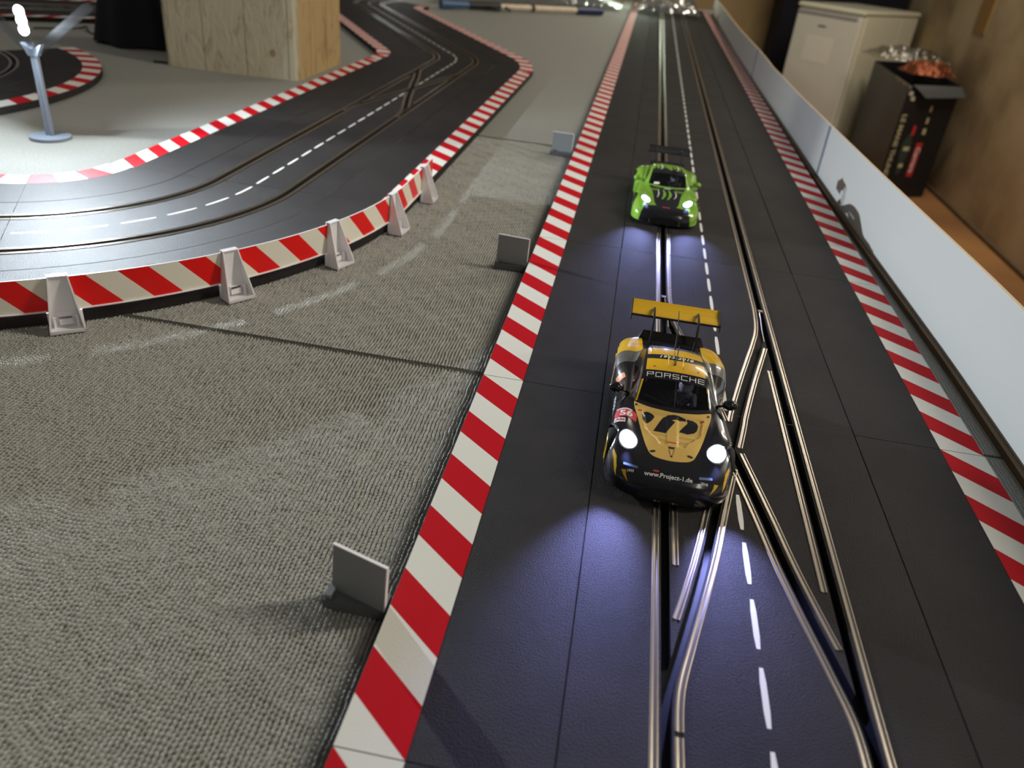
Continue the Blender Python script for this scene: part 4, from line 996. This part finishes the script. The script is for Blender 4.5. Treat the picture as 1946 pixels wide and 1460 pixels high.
def build_car(name, label, loc, kind):
    car = empty(name, loc, label=label, cat='slot car', group='racing slot cars')
    P = kind == 'p'
    if P: ymap = lambda y: y; xs, zs = 1.0, 1.0
    else:
        tb = [(-5, -5), (0, 0), (20, 20), (66, 68), (97, 106), (140, 152), (190, 196), (210, 216)]
        def ymap(y):
            for (a, b), (c_, d_) in zip(tb, tb[1:]):
                if y <= c_: return b+(d_-b)*(y-a)/(c_-a)
            return y
        xs, zs = 1.0, 0.97
    G = car_grid(ymap, zs, xs, porsche_relief if P else None, KU, KV)
    rows = len(G)-1; cols = len(G[0])-1
    wf, wr = (38, 143) if P else (40, 152)
    arches = ((wf, 13.5, 15.2), (wr, 13.5, 15.6))
    R8, R10, R13, R15 = 8*KV, 10*KV, 13*KV, 15*KV
    ws = lambda i, j: R8+2 <= i < R10-1 and j < 2*KU
    rw = lambda i, j: R13+2 <= i < R15-3 and j < int(1.8*KU)
    sw = lambda i, j: R8+8 <= i < R13-2 and 3*KU+1 <= j < 4*KU-1 and (j-3*KU) > (R8+16-i)*1.1 and (4*KU-j) > (i-(R13-10))*0.9*0+0
    mbod = grid_part(G, 0, rows, 0, cols, 'body', None, car, arches, drop=lambda i, j: ws(i, j) or rw(i, j) or sw(i, j))
    # close nose and tail
    for i_, nm_ in ((0, 'grille'), (rows, 'tail_panel')):
        cap = MB(); ring = [(v.x*0.001, v.y*0.001, v.z*0.001) for v in G[i_]]; ring2 = [(-x, y, z) for x, y, z in ring[::-1]]
        allr = ring+ring2[:-1]; cap.add(allr, [tuple(range(len(allr)))]); cap.build(nm_, M['matblack'], car)
    body = mbod.build('body_shell', M['black'] if P else M['green'], car, smooth=True, sharp=30)
    for fn, nm, r0, r1, c1 in ((ws, 'windshield', R8, R10, 2*KU), (rw, 'rear_window', R13, R15, 2*KU), (sw, 'side_window', R8, R13, 4*KU)):
        mm = grid_part(G, r0, r1, 0, c1, nm, None, car, drop=lambda i, j, fn=fn: not fn(i, j)); 
        if mm.f:
            if nm == 'side_window':
                for s in (1, -1):
                    m2 = MB(); keep = [f for f in mm.f if all(s*mm.v[i][0] > 0 for i in f)]; m2.v = mm.v[:]; m2.f = keep; m2.m = [0]*len(keep)
                    used = sorted({i for f in keep for i in f}); mp = {a: b for b, a in enumerate(used)}; m2.v = [mm.v[i] for i in used]; m2.f = [tuple(mp[i] for i in f) for f in keep]
                    m2.build(nm, M['glass'], car, smooth=True)
            else: mm.build(nm, M['glass'], car, smooth=True)
    D = Decals(G, car)
    # chassis, cabin
    m = MB(); m.box(-0.029, 0.029, 0.010, ymap(184)*0.001, 0.004, 0.0145); m.box(-0.040, 0.040, 0.055, ymap(124)*0.001, 0.0035, 0.012)
    m.build('chassis', M['matblack'], car)
    m = MB(); m.box(-0.012, 0.012, 0.006, 0.020, 0.0025, 0.006); m.box(-0.0008, 0.0008, 0.008, 0.018, -0.0055, 0.003); m.build('guide_keel', M['matblack'], car)
    m = MB(); m.box(-0.027, 0.027, ymap(68)*0.001, ymap(150)*0.001, 0.0146, 0.0150); m.box(-0.026, 0.026, ymap(72)*0.001, ymap(79)*0.001, 0.015, 0.0295)
    m.tube([(-0.021, 0.100, 0.016), (-0.0185, 0.108, 0.041), (0.0185, 0.108, 0.041), (0.021, 0.100, 0.016)], 0.0009, 6)
    m.tube([(-0.019, 0.106, 0.040), (0.0, 0.112, 0.018)], 0.0008, 6)
    m.build('cockpit', M['matblack'], car)
    dx = 0.010; yy = ymap(104)*0.001
    m = MB(); m.ellipsoid((dx, yy, 0.0235), (0.0085, 0.0055, 0.0085), 14, 10); m.tube([(dx-0.007, yy, 0.027), (dx-0.007, yy-0.012, 0.0255), (dx-0.003, yy-0.019, 0.029)], [0.0026, 0.0022, 0.0018], 8); m.tube([(dx+0.007, yy, 0.027), (dx+0.007, yy-0.012, 0.0255), (dx+0.003, yy-0.019, 0.029)], [0.0026, 0.0022, 0.0018], 8)
    drv = m.build('driver_figure', mat('driver_suit', (0.10, 0.10, 0.11), 0.6), car, smooth=True, label='driver in dark suit')
    m = MB(); m.ellipsoid((dx, yy-0.001, 0.0355), (0.0056, 0.0062, 0.0062), 16, 12); m.build('helmet', mat('helmet_white', (0.75, 0.75, 0.72), 0.3), drv, smooth=True, label='white helmet')
    m = MB(); m.tube([(dx+0.0052*cos(a), yy-0.021, 0.030+0.0052*sin(a)) for a in [2*PI*i/16 for i in range(17)]], 0.0006, 6); m.build('steering_wheel', M['rubber'], car)
    for x in (-37.2, 37.2):
        wheel(car, x, wf, M['yellow'] if P else M['matblack']); wheel(car, x*1.012, wr, M['yellow'] if P else M['matblack'])
    # wing
    wy, wz = (182, 50.5) if P else (193, 48.5)
    wg = empty('rear_wing'); wg.parent = car
    hw = 36.3 if P else 30
    prof = [(0, 0.6), (2, 0), (10, 1.2), (17, 3.2), (20.5, 5.0), (20.8, 5.8), (17, 4.4), (10, 2.8), (3, 2.0), (0.4, 1.4)]
    vs = []; n_ = len(prof)
    for x in (-hw, hw): vs += [(x*0.001, (wy+a)*0.001, (wz+b)*0.001) for a, b in prof]
    m = MB(); m.add(vs, [tuple(range(n_)), tuple(range(2*n_-1, n_-1, -1))]); m.add(vs, [(k, (k+1) % n_, n_+(k+1) % n_, n_+k) for k in range(n_)])
    m.build('wing_blade', M['yellow'] if P else M['black'], wg)
    MB().box(-hw*0.001, hw*0.001, (wy-0.9)*0.001, (wy+0.2)*0.001, (wz-0.2)*0.001, (wz+1.4)*0.001).build('wing_lip', M['matblack'], wg, label='black front lip')
    for s in (-1, 1):
        m = MB(); x = s*hw; poly = [(wy-2.5, wz-3.5), (wy+20, wz-2.5), (wy+22, wz+6.5), (wy+18, wz+7), (wy-1.5, wz+2.5)]
        a = [((x-0.4)*0.001, y*0.001, z*0.001) for y, z in poly]; b = [((x+0.4)*0.001, y*0.001, z*0.001) for y, z in poly]
        m.add(a+b, [tuple(range(5)), tuple(range(9, 4, -1))]+[(i, (i+1) % 5, 5+(i+1) % 5, 5+i) for i in range(5)]); m.build('end_plate', M['matblack'], wg)
        x = s*18; by = 167 if P else 178; bz = 34 if P else 33
        c_ = [(by, bz), (by+1, bz+9), (by+5, wz+1.5), (by+10, wz+4.6), (wy+7, wz+5), (wy+10, wz+2.6)]
        m = MB(); sp = smooth_path(c_, 24); vs = []
        for (yy_, zz_, ny_, nz_) in sp:
            vs += [((x-0.75)*0.001, (yy_-ny_*1.1)*0.001, (zz_-nz_*1.1)*0.001), ((x+0.75)*0.001, (yy_-ny_*1.1)*0.001, (zz_-nz_*1.1)*0.001), ((x+0.75)*0.001, (yy_+ny_*1.1)*0.001, (zz_+nz_*1.1)*0.001), ((x-0.75)*0.001, (yy_+ny_*1.1)*0.001, (zz_+nz_*1.1)*0.001)]
        fs = []
        for i in range(len(sp)-1):
            for k in range(4): fs.append((i*4+k, i*4+(k+1) % 4, (i+1)*4+(k+1) % 4, (i+1)*4+k))
        m.add(vs, fs); m.build('wing_support', M['matblack'], wg)
    # duck tail
    ty = 186 if P else 193
    m = MB(); m.add([(-0.027, (ty-7)*0.001, 0.0318), (0.027, (ty-7)*0.001, 0.0318), (0.024, ty*0.001, 0.0365), (-0.024, ty*0.001, 0.0365), (-0.027, (ty+1)*0.001, 0.030), (0.027, (ty+1)*0.001, 0.030)], [(0, 1, 2, 3), (3, 2, 5, 4), (0, 3, 4), (1, 5, 2), (0, 4, 5, 1)]); m.build('tail_spoiler', M['matblack'], car)
    # splitter
    m = MB(); m.prism([(-0.0415, 0.034), (-0.0385, 0.016), (-0.030, 0.004), (-0.018, -0.0015), (0.018, -0.0015), (0.030, 0.004), (0.0385, 0.016), (0.0415, 0.034)], 0.0030, 0.0044); m.build('front_splitter', M['black'], car)
    sk = MB(); sk.box(-0.0425, -0.038, 0.055, ymap(124)*0.001, 0.003, 0.0045); sk.box(0.038, 0.0425, 0.055, ymap(124)*0.001, 0.003, 0.0045); sk.build('side_skirt', M['black'], car)
    # door seams
    for s in (-1, 1):
        D.put([[(57+0.0, 8), (57.6, 8), (57.6, 27), (57, 27)], [(104, 8), (104.6, 8), (104.6, 29), (104, 29)]], 'door_seam', M['matblack'], off=0.05, step=2, ax=(0, 1, 0), ay=(0, 0, 1), dr=(-s, 0, 0))
    if P:
        hood = smooth_poly([(0, 17.4), (9, 18.4), (13.5, 20.6), (16.2, 25), (20.5, 38), (24.4, 54), (26.8, 65), (27.2, 71), (25.2, 70.8), (15, 67.0), (0, 65.0), (-15, 67.0), (-25.2, 70.8), (-27.6, 72), (-27.0, 65), (-24.4, 54), (-20.5, 38), (-16.2, 25), (-13.5, 20.6), (-9, 18.4)], 3)
        hd = D.put([hood], 'hood', M['gold'], off=0.12, step=0.55, label='golden yellow hood')
        A = [(-13, 43.8), (-8.7, 54.6), (-6.6, 59.1), (-3.9, 61.4), (0.5, 62.8), (4.4, 62.8), (9.2, 61.2), (9.5, 58.9), (2.3, 58.2), (-0.7, 56.6), (1.8, 55.4), (-1.2, 49.5), (-4.2, 43.4)]
        B = [(9.9, 61.1), (14.5, 60.6), (17.0, 58.9), (17.9, 55.8), (17.0, 50.7), (15.1, 48.0), (10.7, 45.9), (4.7, 46.9), (7.5, 52), (10.6, 57.0)]
        D.put([A, B], 'hood_emblem', M['black'], off=0.26, step=0.7, parent=hd, label='black emblem on the hood')
        D.put([smooth_poly([(-21.3, 60), (-18, 62.3), (-13.4, 60.2), (-13.2, 56.8), (-16.3, 51.6), (-18.8, 50.4), (-20.9, 53.8)], 3)], 'hood_vent', M['black'], off=0.28, step=0.8, parent=hd, label='dark rounded opening')
        D.put([[(-3, 33.9), (3, 33.9), (3, 35.0), (-3, 35.0)], [(-24.3, 63.5), (-22, 63.5), (-22, 61.8), (-24.3, 61.8)], [(19.5, 61.8), (22, 61.8), (22, 60.0), (19.5, 60.0)]], 'hood_mark', M['carred'], off=0.3, step=None, parent=hd, label='small red marks')
        D.put([[(-2.6, 30.3), (2.4, 30.3), (1.5, 28.4), (-1.6, 28.4)], oval(0, 21.6, 0.8, 0.9, 0, 12), oval(-12.6, 23.6, 2.1, 1.0, 0.3, 14), oval(12.4, 24.0, 2.1, 1.0, -0.3, 14), oval(25, 67.5, 0.9, 1.2, 0, 10), oval(-26, 68.5, 0.9, 1.2, 0, 10)], 'hood_catch', M['matblack'], off=0.3, step=None, parent=hd, label='dark catches and nose inlet')
        D.put([[(-2.2, 28.2), (-0.9, 22.6), (-0.6, 22.8), (-1.8, 28.2)], [(2.0, 28.2), (0.9, 22.6), (0.6, 22.8), (1.6, 28.2)]], 'nose_crease', M['batten'], off=0.3, step=None, parent=hd)
        # roof
        rf = D.put([[(-22.0, 99.3), (22.0, 99.3), (20.3, 140.5), (-20.3, 140.5)]], 'roof_panel', M['yellow'], off=0.12, step=1.2, label='yellow roof')
        D.put([[(-21.4, 115.5), (21.4, 115.5), (21.1, 123.0), (-21.1, 123.0)]], 'roof_band', M['black'], off=0.2, step=1.2, parent=rf, label='black band across the roof')
        D.put([[(x*1.0, y+119.2) for x, y in poly] for poly in text_polys('1993-2018', 5.6, 0.10, 0.25, 1.08)], 'lettering', M['txt'], off=0.3, step=None, parent=rf, label='white year numbers')
        m = MB()
        for x in (-5.5, 5.5):
            q0 = D.bvh.ray_cast(Vector((x, 103, 90)), Vector((0, 0, -1)))[0]; q1 = D.bvh.ray_cast(Vector((x, 118, 90)), Vector((0, 0, -1)))[0]; q2_ = D.bvh.ray_cast(Vector((x, 128, 90)), Vector((0, 0, -1)))[0]
            m.tube([q0*0.001+Vector((0, 0, 0.0001)), q1*0.001+Vector((0, 0, 0.0004)), q2_*0.001+Vector((0, 0, 0.0001))], [0.0003, 0.0006, 0.0003], 6)
        m.build('roof_rib', M['yellow'], rf, smooth=True)
        D.put([oval(-16, 104, 0.9, 0.9, 0, 12), oval(16.5, 104.5, 0.9, 0.9, 0, 12)], 'roof_pin', M['carred'], off=0.25, step=None, parent=rf, label='small red dots')
        # banner with the maker's name in square open letters
        D.put([[(-24.5, 90.5), (24.5, 90.5), (22.3, 99.2), (-22.3, 99.2)]], 'sun_strip', M['black'], off=0.14, step=1.2, label='black strip over the windshield')
        def strokes(ch):
            t = 0.13; H = [(0, 1, 0, t), (0, 1, 1-t, 1), (0, 1, 0.5-t/2, 0.5+t/2)]; B_, T_, Mi = H; Lf = (0, t*1.0, 0, 1); Rt = (1-t*1.0, 1, 0, 1)
            return {'P': [T_, Mi, (0, t, 0, 1), (1-t, 1, 0.5, 1)], 'O': [T_, B_, Lf, Rt], 'R': [T_, Mi, Lf, (1-t, 1, 0.5, 1), (0.80, 0.93, 0, 0.5)], 'S': [T_, Mi, B_, (0, t, 0.5, 1), (1-t, 1, 0, 0.5)], 'C': [T_, B_, Lf], 'H': [Mi, Lf, Rt], 'E': [T_, Mi, B_, Lf]}[ch]
        polys = []; lw, gp = 4.9, 1.3; x0_ = -(7*lw+6*gp)/2
        for i, ch in enumerate('PORSCHE'):
            for (a, b, c_, d_) in strokes(ch): polys.append([(x0_+i*(lw+gp)+a*lw, 92.4+c_*4.4), (x0_+i*(lw+gp)+b*lw, 92.4+c_*4.4), (x0_+i*(lw+gp)+b*lw, 92.4+d_*4.4), (x0_+i*(lw+gp)+a*lw, 92.4+d_*4.4)])
        D.put(polys, 'lettering', M['txt'], off=0.28, step=2.5, label='white name over the windshield')
        D.put([[(-24.3, 90.3), (-22.8, 90.3), (-25.8, 73), (-27.0, 72.5)], [(24.3, 90.3), (22.9, 90.3), (23.4, 86)]], 'pillar_stripe', M['yellow'], off=0.2, step=1.2, label='thin yellow stripe beside the windshield')
        D.put([[(0.3, 69), (0.9, 69), (0.9, 90), (0.3, 90)]], 'wiper', M['matblack'], off=0.4, step=2)
        # start number on the fender
        pl = D.put([smooth_poly([(-38.8, 61.5), (-33, 62.5), (-28.4, 61.0), (-25.3, 56.5), (-25.6, 49), (-28.5, 51.5), (-33.5, 53), (-39.8, 51)], 3)], 'number_plate', M['pink'], off=0.16, step=1.0, label='red start number panel')
        D.put([smooth_poly([(-38.6, 62.6), (-33, 63.6), (-29.0, 62.2), (-28.6, 61.0), (-33, 62.3), (-38.8, 61.3)], 3)], 'plate_top', M['txt'], off=0.17, step=1.0, parent=pl, label='white strip above the number')
        D.put([[(x-32.6, y+56.6) for x, y in poly] for poly in text_polys('56', 9.2, 0.28)], 'lettering', M['txt'], off=0.3, step=1.5, parent=pl, label='white start number')
        p2 = D.put([[(-40.0, 50.4), (-33.0, 50.6), (-33.0, 45.2), (-40.3, 44.6)]], 'class_plate', M['txt'], off=0.17, step=1.0, parent=pl, label='white class panel')
        D.put([[(x-36.5, y+47.7) for x, y in poly] for poly in text_polys('AM', 4.4, 0.14)], 'lettering', M['pink'], off=0.32, step=None, parent=p2, label='red class letters')
        # nose lettering, cast onto the nose from the front and above
        kw = dict(org=(0, 5.0, 19.8), ax=(1, 0, 0), ay=(0, 0.82, 0.57), dr=(0, 0.57, -0.82))
        D.put([[(x-1.2, y-0.2) for x, y in poly] for poly in text_polys('www.Project-1.de', 4.3, 0.05)], 'lettering', M['txt'], off=0.25, step=None, label='white web address on the nose', **kw)
        D.put([[(x-26.0, y+0.2) for x, y in poly] for poly in text_polys('1993', 2.4, 0.05)]+[[(x+22.2, y-0.8) for x, y in poly] for poly in text_polys('2018', 2.4, 0.05)], 'lettering', M['txt'], off=0.25, step=None, label='small white years on the nose', **kw)
        D.put([[(-31, 4.4), (-21.5, 2.2), (-21.5, 3.9), (-31, 6.1)], [(18.6, 1.6), (27.3, 3.1), (27.3, 4.8), (18.6, 3.4)]], 'sponsor_strip', M['blue'], off=0.22, step=None, label='light blue strips on the nose', **kw)
        D.put([oval(-9.5, 2.6, 2.2, 0.7, 0, 12)], 'nose_badge', M['carred'], off=0.22, step=None, label='small red mark on the nose', **kw)
        for s in (-1, 1):
            kk = dict(org=(s*34, 12, 16), ax=(-s*0.75, 0.66, 0), ay=(0, 0, 1), dr=(-s*0.66, 0.75, -0.1))
            kk['ax'] = (s*0.75, 0.66, 0)
            D.put([[(-3, -4), (4, 3.2), (9.5, 6.2), (9.8, 7.8), (4, 5.8), (-0.5, 1.5)], [(-12, -3.8), (-4.5, 1.5), (-7.2, 2.4)]], 'corner_flash', M['yellow'], off=0.2, step=1.0, label='yellow flashes on the bumper corner', **kk)
        # rear quarters
        for s in (-1, 1):
            q = D.put([[(s*23.5, 149), (s*44, 146), (s*44, 172), (s*38, 181), (s*24, 181)]], 'rear_quarter', M['yellow'], off=0.14, step=1.2, label='yellow rear fender top')
            D.put([[(s*27.5, 131), (s*45, 131), (s*45, 146), (s*23.8, 149)]], 'quarter_sheen', M['silver'], off=0.14, step=1.2, parent=q, label='painted silver-grey sheen on the fender')
        D.put([[(-19.6, 141), (19.6, 141), (18.2, 152.5), (-18.2, 152.5)]], 'rear_deck_reflection', M['deckreflection'], off=0.14, step=1.2, label='headlight reflection painted silver above the rear window')
        D.put([[(-15+10.5*k, 143.6), (-7+10.5*k, 143.6), (-7+10.5*k, 146.4), (-15+10.5*k, 146.4)] for k in range(3)], 'louvre', M['matblack'], off=0.2, step=None, label='dark slots above the rear window')
        D.put([[(x, y) for x, y in poly] for poly in text_polys('PROJECT 1', 6.0, 0.1)], 'lettering', M['txt'], off=0.2, step=None, org=(-41, 86, 16), ax=(0, -1, 0), ay=(0, 0, 1), dr=(1, 0, 0), label='white lettering along the door')
        D.put([[(112, 20), (120, 22), (118, 30), (111, 30)]], 'side_flash', M['orange'], off=0.2, step=1.5, ax=(0, 1, 0), ay=(0, 0, 1), dr=(1, 0, 0), label='orange flash on the side')
        for x, rot in ((-29.7, 0.12), (29.7, -0.12)): headlight(D, car, x, 29.5, 6.3, 8.2, rot, 2.8, (0.33, 0.37, 1.0))
        for s in (-1, 1): mirror(car, s, 41.5, 85.5, 34.5, M['black'])
        MB().tube([(0.0002, 0.1405, 0.0442), (0.0003, 0.147, 0.0560), (-0.0004, 0.166, 0.0665)], [0.0006, 0.0005, 0.0003], 6).build('antenna', M['matblack'], car)
        m = MB(); m.ellipsoid((-0.0008, 0.1085, 0.0486), (0.0008, 0.0012, 0.0009), 10, 8); m.tube([(-0.0006, 0.1085, 0.0488), (0.0008, 0.121, 0.0500), (0.0025, 0.137, 0.0492)], 0.0004, 6); m.build('roof_aerial', M['matblack'], car)
    else:
        hd = D.put([smooth_poly([(0, 14), (12, 16), (15.5, 24), (18, 45), (22, 66), (24, 74), (14, 69.5), (0, 67.5), (-14, 69.5), (-24, 74), (-22, 66), (-18, 45), (-15.5, 24), (-12, 16)], 3)], 'hood', M['black'], off=0.14, step=1.0, label='black hood')
        def wig(x0_, y0_, l, w_, a): return [(x0_+a*sin(3.0*t_)-w_*(1-abs(2*t_-1)*0.6), y0_+l*t_) for t_ in [i/10 for i in range(11)]]+[(x0_+a*sin(3.0*t_)+w_*(1-abs(2*t_-1)*0.6), y0_+l*t_) for t_ in [i/10 for i in range(10, -1, -1)]]
        D.put([wig(-6.0, 34, 28, 2.0, 3.0), wig(1.2, 34, 28, 2.0, 3.2)], 'hood_stripe', M['green'], off=0.26, step=1.0, parent=hd, label='wavy green claw stripes')
        D.put([wig(-12.5, 38, 22, 0.7, 1.6), wig(9.5, 38, 22, 0.7, 2.6)], 'hood_stripe', M['txt'], off=0.26, step=1.0, parent=hd, label='thin white claw stripes')
        D.put([[(x, y+66.0) for x, y in poly] for poly in text_polys('////////', 4.0, 0.1)], 'lettering', M['txt'], off=0.3, step=None, parent=hd, label='white line below the windshield')
        for s in (-1, 1):
            D.put([[(s*(9.5+2.8*k), 64.5), (s*(11+2.8*k), 64.5), (s*(13.5+2.8*k), 57.5), (s*(12+2.8*k), 57.5)] for k in range(4)], 'hood_louvre', M['green'], off=0.24, step=None, parent=hd, label='green slanted louvres')
            D.put([[(s*5, 100.5), (s*5, 130)]+[(s*(5+3.2*k), 118+(-10 if k % 2 else 8)) for k in range(1, 5)]+[(s*19.5, 108)]], 'roof_pattern', M['black'], off=0.15, step=1.2, label='black jagged roof pattern')
            D.put([wig(s*11, 110, 26, 0.8, 1.8)], 'roof_stripe', M['txt'], off=0.25, step=1.2, label='thin white roof stripe')
        D.put([[(-22.6, 100), (22.6, 100), (22, 112), (17, 108), (10, 118), (3, 110), (-4, 119), (-11, 109), (-18, 116), (-22, 111)]], 'sun_strip', M['black'], off=0.15, step=1.2, label='black jagged strip over the windshield')
        D.put([[(-19, 76), (-11.5, 75), (-11, 79.5), (-18, 80.5)]], 'windshield_sticker', M['txt'], off=0.25, step=1.2, label='white sticker on the windshield')
        D.put([[(-26, 0), (26, 0), (30, 6), (28, 14), (12, 16), (-12, 16), (-28, 14), (-30, 6)]], 'bumper', M['black'], off=0.12, step=1.0, label='black front bumper')
        D.put([[(-33, -14), (33, -14), (31, -2), (27, 3), (-27, 3), (-31, -2)]], 'bumper_lower', M['black'], off=0.13, step=1.0, org=(0, 0, 18), ax=(1, 0, 0), ay=(0, 0, 1), dr=(0, 1, 0), label='black lower bumper')
        D.put([[(-5, 0), (5, 0), (5, 1.4), (-5, 1.4)]], 'nose_badge', M['carred'], off=0.22, step=None, org=(0, 12, 22), ax=(1, 0, 0), ay=(0, 0.82, 0.57), dr=(0, 0.57, -0.82), label='red mark on the nose')
        for x, rot in ((-27.0, 0.45), (27.0, -0.45)): headlight(D, car, x, 27.5, 5.6, 8.8, rot, 0.7, (0.36, 0.42, 1.0))
        for s in (-1, 1): mirror(car, s, 40.5, 98, 33.5, M['green'])
    return car
build_car('slot_car', 'yellow and black slot car number 56 with glaring headlights in the foreground', (-0.0498, 0.068, 0), 'p')
build_car('slot_car', 'green and black striped slot car following farther back on the straight', (-0.0498, 0.645, 0), 'g')
